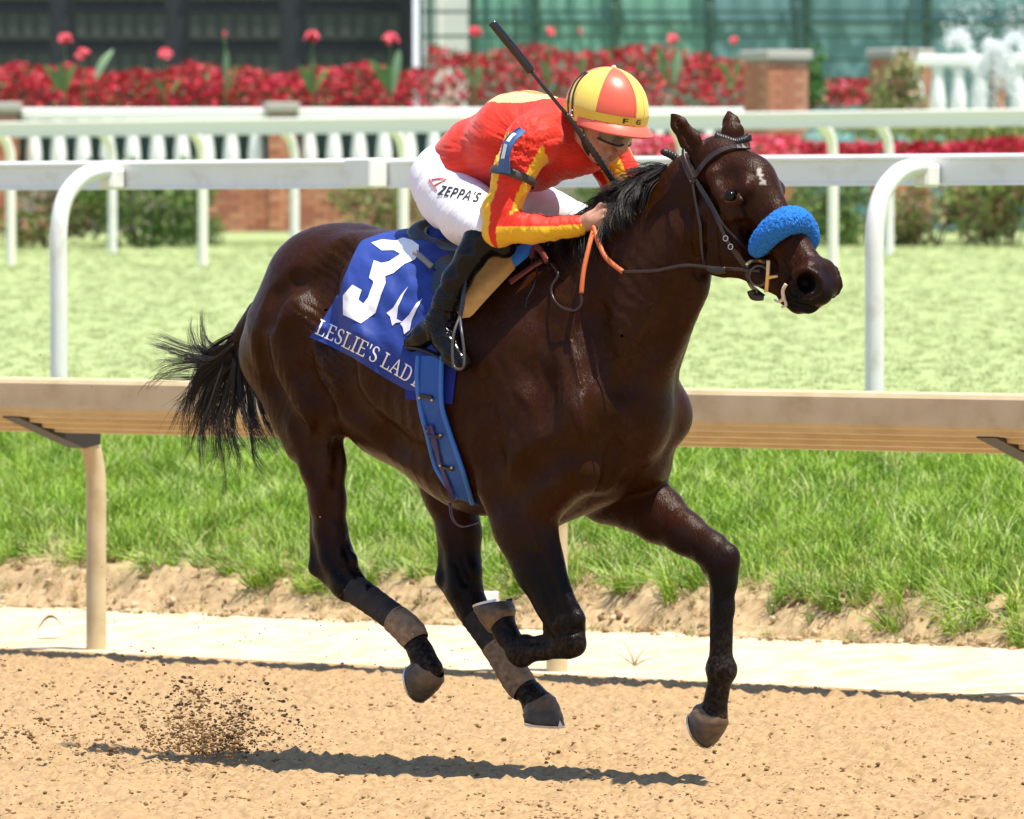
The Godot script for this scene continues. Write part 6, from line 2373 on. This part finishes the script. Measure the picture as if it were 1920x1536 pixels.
	part("lettering", print_on(seat, text_tris("ZEPPA'S", "Droid Sans", true, words), 0.0022), M.ink, be)
	for q in [[[803, 331], [812, 344], [818, 353]], [[808, 332], [822, 330], [836, 331]], [[812, 344], [824, 338], [834, 334]]]:
		part("emblem_stroke", tube_mesh([seat.spot(q[0][0], q[0][1], 0.001), seat.spot(q[1][0], q[1][1], 0.002), seat.spot(q[2][0], q[2][1], 0.001)], 0.0022, 0.0016, 6, 5), M.ink_red, be)
	# ---- boots
	for s in [1.0, -1.0]:
		var bt := Field.new()
		shank(bt, s, 0.004)
		var low := hp(830, 700, 0.325)
		low.z *= s
		ankle = hp(836, 600, 0.33)
		ankle.z *= s
		bt.ripple = boot_fold
		bt.rippled = true
		var lo := hp(775, 690, 0.19)
		lo.z = 0.17 if s > 0 else -0.42
		var boot := part("boot", array_mesh(bt.arrays(AABB(lo - Vector3(0.12, 0.02, 0), Vector3(0.62, 0.5, 0.25)), 0.0050 if s > 0 else 0.008, plain_white)), M.boot, o)
		var sole := [hp(766, 650, 0.32), hp(795, 655, 0.325), hp(825, 668, 0.33), hp(850, 684, 0.338), hp(868, 693, 0.345)]
		for i in sole.size():
			sole[i].z *= s
			if s < 0: sole[i].x += 0.05
		part("sole", tube_mesh(sole, 0.028, 0.020, 10, 5, 0.007, Vector3(0, 1, 0)), M.black_strap, boot)
	# ---- number band on the near arm and its elastic
	var nb := thing("number_armband", "dark blue number band with white figures strapped round the rider's upper arm", "armband", base, frame)
	var outer := [[973, 238, 0.275], [954, 252, 0.295], [942, 268, 0.308], [936, 298, 0.312], [931, 322, 0.312]]
	var inner := [[987, 247, 0.275], [970, 260, 0.315], [959, 276, 0.330], [954, 297, 0.335], [956, 326, 0.325]]
	var g3 := []
	for j in 13:
		var t := j / 12.0 * 4.0
		var i := mini(int(t), 3)
		var a: Array = outer
		var b: Array = inner
		var p0 := hp(a[i][0], a[i][1], a[i][2]).lerp(hp(a[i + 1][0], a[i + 1][1], a[i + 1][2]), t - i)
		var p1 := hp(b[i][0], b[i][1], b[i][2]).lerp(hp(b[i + 1][0], b[i + 1][1], b[i + 1][2]), t - i)
		var row := []
		for k in 7:
			row.append(p0.lerp(p1, k / 6.0) + look * 0.010 * sin(PI * k / 6.0))
		g3.append(row)
	st = start()
	sheet(st, g3, 0.004)
	part("band", finish(st), M.denim, nb)
	for q in [[2, 5, 0], [6, 9, 1]]:
		st = start()
		var g4 := []
		for j in range(q[0], q[1] + 1):
			var row := []
			for k in [1, 2, 3]: row.append(g3[j][k] + look * 0.003)
			g4.append(row)
		sheet(st, g4, 0.001)
		part("white_figure", finish(st), M.print_white, nb)
	var el := [hp(962, 332, 0.23), (near_arm[2] - near_arm[1]).normalized()]
	part("elastic", loop_band(el[0], el[1], 0.0745, 0.013), M.elastic, nb)
	build_helmet(o, base, c, fw, up)
	# ---- the whip
	var wh := thing("riding_whip", "black riding whip with flat padded tip rising past the rider's helmet", "whip", base, frame)
	part("handle", tube_mesh([hp(1162, 356, 0.010), hp(1130, 310, 0.085), hp(1085, 246, 0.165), hp(1062, 214, 0.20)], 0.0105, 0.0075, 10, 6), M.leather_dull, wh)
	for i in 11:
		var t := i / 10.0
		part("grip_ridge", loop_band(hp(lerpf(1152, 1092, t), lerpf(341, 256, t), lerpf(0.034, 0.153, t)), (hp(1062, 214, 0.2) - hp(1162, 356, 0.01)).normalized(), lerpf(0.0118, 0.0100, t), 0.004), M.leather, wh)
	part("shaft", tube_mesh([hp(1062, 214, 0.20), hp(1025, 170, 0.245), hp(994, 132, 0.28)], 0.0065, 0.0055, 8, 4), M.leather, wh)
	part("padded_tip", tube_mesh([hp(996, 134, 0.28), hp(972, 103, 0.31), hp(945, 70, 0.345), hp(922, 42, 0.37)], 0.014, 0.013, 8, 5, 0.006, look, 3.0), M.leather, wh)

func thing_part(called: String, mesh: Mesh, material: Material, parent: Node) -> MeshInstance3D:
	return part(called, mesh, material, parent)

func loop_band(c: Vector3, n: Vector3, r: float, wide: float) -> ArrayMesh:
	var u := n.cross(Vector3(0.13, 0.9, 0.37)).normalized()
	var v := n.cross(u)
	var st := start()
	st.set_smooth_group(0)
	var m := 28
	for i in m:
		var p := []
		for a in [TAU * i / m, TAU * (i + 1) / m]:
			var d := u * cos(a) + v * sin(a)
			p.append([c + d * (r - 0.002) - n * wide, c + d * r - n * wide * 0.8, c + d * r + n * wide * 0.8, c + d * (r - 0.002) + n * wide])
		for k in 3:
			quad(st, p[0][k], p[1][k], p[1][k + 1], p[0][k + 1])
	return finish(st)

func build_helmet(o: Node3D, base: Vector3, c: Vector3, fw: Vector3, up: Vector3) -> void:
	var he := part("helmet", Mesh.new() if false else helmet_shell(), M.shell, o)
	var el := helmet_at
	# peak
	var st := start()
	st.set_smooth_group(0)
	var n := 30
	for i in n:
		var row := []
		for a in [lerpf(-95, 95, float(i) / n), lerpf(-95, 95, float(i + 1) / n)]:
			var reach := 0.030 * pow(maxf(cos(deg_to_rad(a * 0.92)), 0.0), 0.7)
			var p0: Vector3 = el.call(a, -9.0, 1.0)
			var p1: Vector3 = el.call(a, -13.0, 1.0) + (el.call(a, -9.0, 1.25) - p0).normalized() * reach + Vector3(0, -0.012, 0)
			row.append([p0, p1, p1 + Vector3(0, -0.006, 0), el.call(a, -17.0, 1.0)])
		for k in 3:
			quad(st, row[0][k], row[1][k], row[1][k + 1], row[0][k + 1])
	part("peak", finish(st), paint(0.70, 0.13, 0.08, 0.4), he)
	# elastic band with two letters
	st = start()
	st.set_smooth_group(0)
	for i in 60:
		var a0 := i * 6.0
		var a1 := a0 + 6.0
		quad(st, el.call(a0, -8.0, 1.018), el.call(a0, 2.5, 1.018), el.call(a1, 2.5, 1.018), el.call(a1, -8.0, 1.018))
	part("hat_band", finish(st), paint(0.76, 0.52, 0.05, 0.5), he)
	for q in [["F", 30.0, 22.0], ["G", 8.0, -1.0]]:
		var tris := text_tris(q[0], "Droid Sans", true, func(u: float, v: float) -> Vector2: return Vector2(lerpf(q[1], q[2], u), lerpf(-6.0, 0.5, v)))
		st = start()
		st.set_smooth_group(0)
		for i in range(0, tris.size(), 3):
			for k in 3:
				st.add_vertex(el.call(tris[i + k].x, tris[i + k].y, 1.024))
		part("letter", finish(st), M.ink, he)
	# goggle straps over the back of the dome, then down to the chin
	for a in [[110.0, 104.0], [124.0, 113.0]]:
		var pts := []
		for i in 9:
			var t := i / 8.0
			pts.append(el.call(lerpf(a[0] + 16.0 * t, a[1], pow(1.0 - t, 2.0)), lerpf(-12.0, 52.0, t), 1.012))
		part("goggle_strap", tube_mesh(pts, 0.006, 0.005, 6, 3, 0.002, Vector3(-0.3, 0.3, 0.9)), M.black_strap, he)
	var hd := func(x: float, y: float, z: float) -> Vector3: return c + fw * x + up * y + Vector3(0, 0, 1) * z
	part("chin_strap", tube_mesh([el.call(106.0, -10.0, 1.0), hd.call(0.0, -0.03, 0.083), hd.call(0.035, -0.08, 0.066), hd.call(0.075, -0.116, 0.02)], 0.007, 0.006, 6, 5, 0.002, Vector3(0, 0, 1)), M.black_strap, he)
	for q in [el.call(104.0, -7.0, 1.03), hd.call(0.004, -0.034, 0.088)]:
		part("buckle", ring_mesh(q, look, 0.008, 0.0018), M.steel, he)
	# cropped hair below the helmet
	st = start()
	for s in [1.0, -1.0]:
		var g := []
		for j in 5:
			var row := []
			for i in 5:
				row.append(hd.call(lerpf(-0.060, 0.035, i / 4.0), lerpf(0.030, -0.020 + 0.012 * absf(i - 2.0), j / 4.0), s * (0.0855 - 0.003 * absf(i - 2.0) - 0.004 * j / 4.0)))
			if s < 0: row.reverse()
			g.append(row)
		sheet(st, g, 0.005)
	part("hair", finish(st), M.rider_hair, o)
	# goggles
	var go := thing("goggles", "clear wraparound racing goggles over the rider's eyes", "goggles", base, frame)
	st = start()
	var grid := []
	for j in 7:
		var row := []
		for i in 21:
			var a := deg_to_rad(lerpf(-62, 62, i / 20.0))
			var dip := 0.010 * exp(-pow(a / 0.16, 2.0))
			row.append(hd.call(0.020 + 0.100 * cos(a), lerpf(0.034, -0.024 + dip, j / 6.0), 0.084 * sin(a)))
		row.reverse()
		grid.append(row)
	sheet(st, grid, 0.0015)
	part("lens", finish(st), M.lens, go)
	for j in [0, 6]:
		part("rim", tube_mesh(grid[j], 0.0035 if j == 6 else 0.0025, 0.0035 if j == 6 else 0.0025, 6, 2), M.black_strap, go)
	for s in [1.0, -1.0]:
		part("temple_strap", tube_mesh([hd.call(0.067, 0.006, 0.074 * s), hd.call(0.03, 0.010, 0.087 * s), hd.call(-0.03, 0.02, 0.088 * s)], 0.009, 0.008, 6, 4, 0.002, Vector3(0, 0, s)), M.black_strap, go)

# a point of the helmet by bearing (0 = forward, 90 = near side) and elevation
func helmet_at(bearing: float, elevation: float, out: float) -> Vector3:
	var hc := hp(1137, 207, 0.0)
	var t := deg_to_rad(13.0)
	var f := Vector3(cos(t), -sin(t), 0)
	var u := Vector3(sin(t), cos(t), 0)
	var a := deg_to_rad(bearing)
	var e := deg_to_rad(elevation)
	return hc + (f * (0.138 * cos(e) * cos(a)) + Vector3(0, 0, 1) * (0.118 * cos(e) * sin(a)) + u * (0.134 * sin(e))) * out

func helmet_shell() -> ArrayMesh:
	var st := start()
	st.set_smooth_group(0)
	for i in 120:
		for j in 26:
			var a0 := i * 3.0
			var e0 := lerpf(-17.0, 90.0, j / 26.0)
			var e1 := lerpf(-17.0, 90.0, (j + 1) / 26.0)
			var k := int(floor((a0 + 1.5 - 9.0) / 60.0))
			var seam := absf(fposmod(a0 + 1.5 - 9.0, 60.0) - 30.0) > 28.4 or absf(fposmod(a0 + 1.5 - 9.0, 60.0) - 40.0) < 1.6
			var tone := Color(0.70, 0.115, 0.07) if posmod(k, 2) == 0 else Color(0.80, 0.60, 0.12)
			st.set_color(tone)
			var out := 1.006 if seam and e1 < 88.0 else 1.0
			quad(st, helmet_at(a0, e0, out), helmet_at(a0, e1, out), helmet_at(a0 + 3.0, e1, out), helmet_at(a0 + 3.0, e0, out))
	st.set_color(Color(0.75, 0.6, 0.4))
	lathe(st, ball_profile(0.008), Transform3D(Basis.IDENTITY, helmet_at(0, 90, 1.0)), 10)
	return finish(st)

# ---------------------------------------------------------------- grass, clods, flying dirt, small things
func tuft(blades: int, tall: float, wide: float, lean: float, seed_: int) -> ArrayMesh:
	var r := RandomNumberGenerator.new()
	r.seed = seed_
	var st := start()
	st.set_smooth_group(-1)
	for b in blades:
		var a := r.randf() * TAU
		var foot := Vector3(r.randfn(), 0, r.randfn()) * 0.018
		var out := Vector3(cos(a), 0, sin(a)) * lean * r.randf_range(0.3, 1.2)
		var h := tall * r.randf_range(0.5, 1.1)
		var side := Vector3(-sin(a), 0, cos(a)).rotated(Vector3.UP, r.randf_range(-0.6, 0.6)) * wide * r.randf_range(0.7, 1.3)
		var last := []
		for i in 4:
			var t := i / 3.0
			var c := foot + out * t * t * h + Vector3(0, h * (t - 0.25 * t * t * lean), 0)
			var w := side * (1.0 - t * 0.98)
			if last:
				quad(st, last[0], last[1], c + w, c - w)
			last = [c - w, c + w]
	return finish(st)

func lump(seed_: int) -> ArrayMesh:
	var n := FastNoiseLite.new()
	n.seed = seed_
	n.frequency = 0.9
	var st := start()
	st.set_smooth_group(0)
	var f := func(i: int, j: int) -> Vector3:
		var a := TAU * i / 8.0
		var e := -PI / 2 + PI * j / 5.0
		var d := Vector3(cos(a) * cos(e), sin(e) * 0.75, sin(a) * cos(e))
		return d * (1.0 + 0.7 * n.get_noise_3dv(d * 1.6))
	for j in 5:
		for i in 8:
			quad(st, f.call(i, j), f.call((i + 1) % 8, j), f.call((i + 1) % 8, j + 1), f.call(i, j + 1))
	return finish(st)

func build_details() -> void:
	var r := RandomNumberGenerator.new()
	r.seed = 77
	# long grass on the bank
	var tones := [Color(0.19, 0.32, 0.028), Color(0.26, 0.41, 0.046), Color(0.11, 0.22, 0.024), Color(0.34, 0.48, 0.08), Color(0.22, 0.37, 0.038), Color(0.46, 0.53, 0.22)]
	var places := []
	var colors := []
	for i in 25000:
		var s := r.randf_range(-8.0, 9.0)
		var p := r.randf_range(1.20, 4.5)
		var edge := 1.33 + 0.30 * lumps.get_noise_2d(s * 40.0, 7.0) + 0.22 * lumps.get_noise_2d(s * 160.0, 1.0)
		if s < 0.9:
			edge += 0.12 * smoothstep(0.9, -0.6, s)
		if p < edge:
			continue
		var v := sp(s, p, height(s, p) - 0.01)
		var k := r.randf_range(0.55, 1.25)
		var near_edge := p - edge < 0.14
		var b := Basis(Vector3.UP, r.randf() * TAU).scaled(Vector3(k, k * r.randf_range(0.8, 1.2), k))
		if near_edge:
			b = Basis(along, r.randf_range(0.2, 1.0)) * b
		places.append(Transform3D(b, v))
		var c: Color = tones[r.randi() % tones.size()]
		colors.append(c)
	var g := stuff("bank_grass", tuft(13, 0.150, 0.0042, 0.95, 1), M.blade, places, colors)
	tag(g, "long bright green grass on the bank behind the tan rail", "grass", "", "stuff")
	# dry straw and stray tufts on the bare earth
	places = []
	colors = []
	for i in 5000:
		var s := r.randf_range(-5.0, 6.5)
		var p := r.randf_range(1.12, 2.0)
		if lumps.get_noise_2d(s * 90.0, p * 90.0) < -0.08:
			continue
		var b := Basis(along, r.randf_range(-0.2, 1.1)) * Basis(Vector3.UP, r.randf() * TAU).scaled(Vector3.ONE * r.randf_range(0.35, 0.85))
		places.append(Transform3D(b, sp(s, p, height(s, p))))
		colors.append([Color(0.42, 0.30, 0.15), Color(0.34, 0.24, 0.12), Color(0.24, 0.27, 0.09), Color(0.50, 0.38, 0.22)][r.randi() % 4])
	g = stuff("dry_straw", tuft(9, 0.10, 0.0022, 1.3, 2), M.blade, places, colors)
	tag(g, "dry straw and weeds on the bare earth below the grass", "straw", "", "stuff")
	# crumbled earth along the foot of the bank
	places = []
	colors = []
	for i in 3200:
		var s := r.randf_range(-5.0, 6.5)
		var p := 1.05 + 0.75 * pow(r.randf(), 1.4)
		var k := 0.004 + 0.015 * pow(r.randf(), 4.0)
		places.append(Transform3D(rand_basis(r).scaled(Vector3.ONE * k), sp(s, p, height(s, p) + 0.3 * k)))
		colors.append([Color(0.42, 0.30, 0.17), Color(0.34, 0.235, 0.13), Color(0.52, 0.41, 0.26), Color(0.22, 0.14, 0.075)][r.randi() % 4])
	M.soil = tinted(0.95, 0.2)
	g = stuff("bank_crumbs", lump(9), M.soil, places, colors)
	tag(g, "crumbled earth fallen along the foot of the bank", "dirt", "", "stuff")
	# mown turf, thinner with distance
	places = []
	colors = []
	for i in 38000:
		var z := 34.0 + 58.0 * pow(r.randf(), 1.9)
		var x := r.randf_range(-0.125, 0.125) * z
		var v := Vector3(x, 0, -z)
		var p := p_of(v)
		if p < 4.2 or p > 44.0:
			continue
		v.y = height(s_of(v), p)
		var k := r.randf_range(0.6, 1.2) * (1.0 + (z - 34.0) * 0.012)
		places.append(Transform3D(Basis(Vector3.UP, r.randf() * TAU).scaled(Vector3.ONE * k), v))
		var m := r.randf_range(0.8, 1.2)
		var c := Color(0.288, 0.348, 0.145).lerp(Color(0.358, 0.406, 0.195), clampf(0.45 + 0.35 * lumps.get_noise_2d(s_of(v) * 8.0 + 90.0, p * 8.0), 0.0, 1.0))
		colors.append(Color(c.r * m, c.g * m, c.b * m))
	g = stuff("mown_grass", tuft(9, 0.022, 0.0032, 1.0, 3), M.blade, places, colors)
	tag(g, "short pale mown grass of the turf course", "grass", "", "stuff")
	# crumbs and clods lying on the track
	places = []
	colors = []
	var soil := [Color(0.36, 0.235, 0.12), Color(0.30, 0.195, 0.10), Color(0.42, 0.285, 0.155), Color(0.20, 0.125, 0.06)]
	for i in 20000:
		var z := 22.6 + 9.4 * pow(r.randf(), 1.25)
		var v := Vector3(r.randf_range(-0.072, 0.072) * z, 0, -z)
		var p := p_of(v)
		if p > -0.25:
			continue
		var s := s_of(v)
		if lumps.get_noise_2d(s * 90.0 + 11.0, p * 150.0) + 0.5 * lumps.get_noise_2d(s * 30.0, p * 40.0) < r.randf_range(-0.35, 0.25):
			continue
		var k := 0.0018 + 0.0050 * pow(r.randf(), 4.0)
		v.y = dirt_rough(s, p) + k * 0.3
		places.append(Transform3D(rand_basis(r).scaled(Vector3(k * 1.4, k, k * 1.2)), v))
		colors.append(soil[r.randi() % 4])
	var crumb := lump(5)
	g = stuff("dirt_crumbs", crumb, M.soil, places, colors)
	tag(g, "loose crumbs and clods of dirt scattered over the track", "dirt", "", "stuff")
	# dirt thrown up behind the hind hooves
	places = []
	colors = []
	var shades := [Color(0.17, 0.10, 0.05), Color(0.24, 0.15, 0.075), Color(0.13, 0.08, 0.04), Color(0.38, 0.25, 0.13)]
	# ragged bursts of clods and crumbs, thickest where the hind hooves dug in
	for c in 130:
		var px := 0.0
		var py := 0.0
		if c < 75:
			px = 400.0 + 62.0 * r.randfn()
			py = 1408.0 - absf(r.randfn()) * 68.0
		else:
			px = r.randf_range(-60.0, 470.0)
			py = 1415.0 - 190.0 * pow(r.randf(), 1.4) * clampf((640.0 - px) / 300.0, 0.3, 1.0)
		var rise := clampf((1410.0 - py) / 150.0, 0.0, 1.0)
		var n := int(lerpf(34.0, 7.0, rise) * r.randf_range(0.4, 1.3))
		var o := at(px, py, 25.0 + r.randfn() * 0.30 + (620.0 - px) * 0.0006)
		var streak := Vector3(-r.randf_range(0.2, 1.0), r.randf_range(0.3, 1.0), 0).normalized() * r.randf_range(0.010, 0.045)
		var wide := r.randf_range(0.006, 0.020)
		for k in n:
			var q := o + streak * r.randfn() + Vector3(r.randfn(), r.randfn(), r.randfn()) * wide
			if q.y < 0.015:
				continue
			var size := 0.0012 + 0.0050 * pow(r.randf(), 4.0)
			places.append(Transform3D(rand_basis(r).scaled(Vector3(size * r.randf_range(1.0, 1.9), size, size * r.randf_range(0.8, 1.3))), q))
			colors.append(shades[r.randi() % 4])
	# the dense low haze of crumbs
	for i in 1700:
		var px := 395.0 + 85.0 * r.randfn()
		var py := 1412.0 - absf(r.randfn()) * 55.0 * (1.0 - 0.4 * absf(px - 395.0) / 260.0)
		var size := 0.0009 + 0.0030 * pow(r.randf(), 3.0)
		var q := at(px, py, 25.0 + r.randfn() * 0.35)
		if q.y > 0.012:
			places.append(Transform3D(rand_basis(r).scaled(Vector3(size * 1.5, size, size)), q))
			colors.append(shades[r.randi() % 4])
	# fine grains high in the air
	for i in 700:
		var px := r.randf_range(-60.0, 900.0)
		var py := 1360.0 - 700.0 * pow(r.randf(), 1.3) * clampf((1000.0 - px) / 700.0, 0.3, 1.0)
		var size := 0.0008 + 0.0020 * pow(r.randf(), 4.0)
		var q := at(px, py, 25.0 + r.randfn() * 0.4)
		places.append(Transform3D(rand_basis(r).scaled(Vector3.ONE * size), q))
		colors.append(shades[1 + 2 * (r.randi() % 2)])
	g = stuff("flying_dirt", crumb, M.soil, places, colors)
	tag(g, "spray of brown dirt flung up behind the horse's hind hooves", "dirt", "", "stuff")
	# a dry twig on the verge
	var foot := at(1190, 1272, 30.4)
	foot.y = 0.03
	var tw := thing("dry_twig", "dry brittle weed stalk lying on the pale sand by the rail post", "twig", foot)
	var st := start()
	for q in [[-45, -28], [-28, -12], [-8, -30], [6, -22], [30, -12], [52, -18], [-22, -48], [20, -34]]:
		var tip := Vector3(q[0], -q[1], r.randf_range(-12, 12)) * 0.0021
		tube(st, smooth_path([Vector3.ZERO, tip * 0.5 + Vector3(0, 0.008, 0), tip], 4), func(t): return Vector2.ONE * 0.0028 * (1.0 - 0.7 * t), 5)
	part("stalks", finish(st), paint(0.42, 0.30, 0.17, 0.9), tw)
	# a curled dark leaf
	foot = at(95, 1168, 32.6)
	foot.y = 0.05
	var lf := thing("dead_leaf", "curled dead leaf on the pale sand beside the rail post", "leaf", foot)
	st = start()
	broad_leaf(st, Vector3(-0.06, 0.0, 0), Vector3(0.06, 0.01, 0.02), 0.05, Vector3(0, 0.3, 0.95))
	part("blade", finish(st), paint(0.26, 0.15, 0.09, 0.9), lf)
	# small white marker board on the bank
	foot = at(912, 1040, 32.3)
	foot.y = height(s_of(foot), p_of(foot)) - 0.02
	var mk := thing("marker_board", "small white marker board on a stake, seen between the horse's legs", "marker", foot)
	part("stake", box_mesh(Vector3(0.03, 0.16, 0.03), 0.004), M.white_paint, mk, Transform3D(Basis.IDENTITY, Vector3(0, 0.06, -0.02)))
	part("board", box_mesh(Vector3(0.10, 0.08, 0.02), 0.004), M.white_paint, mk, Transform3D(Basis.IDENTITY, Vector3(0, 0.12, 0)))
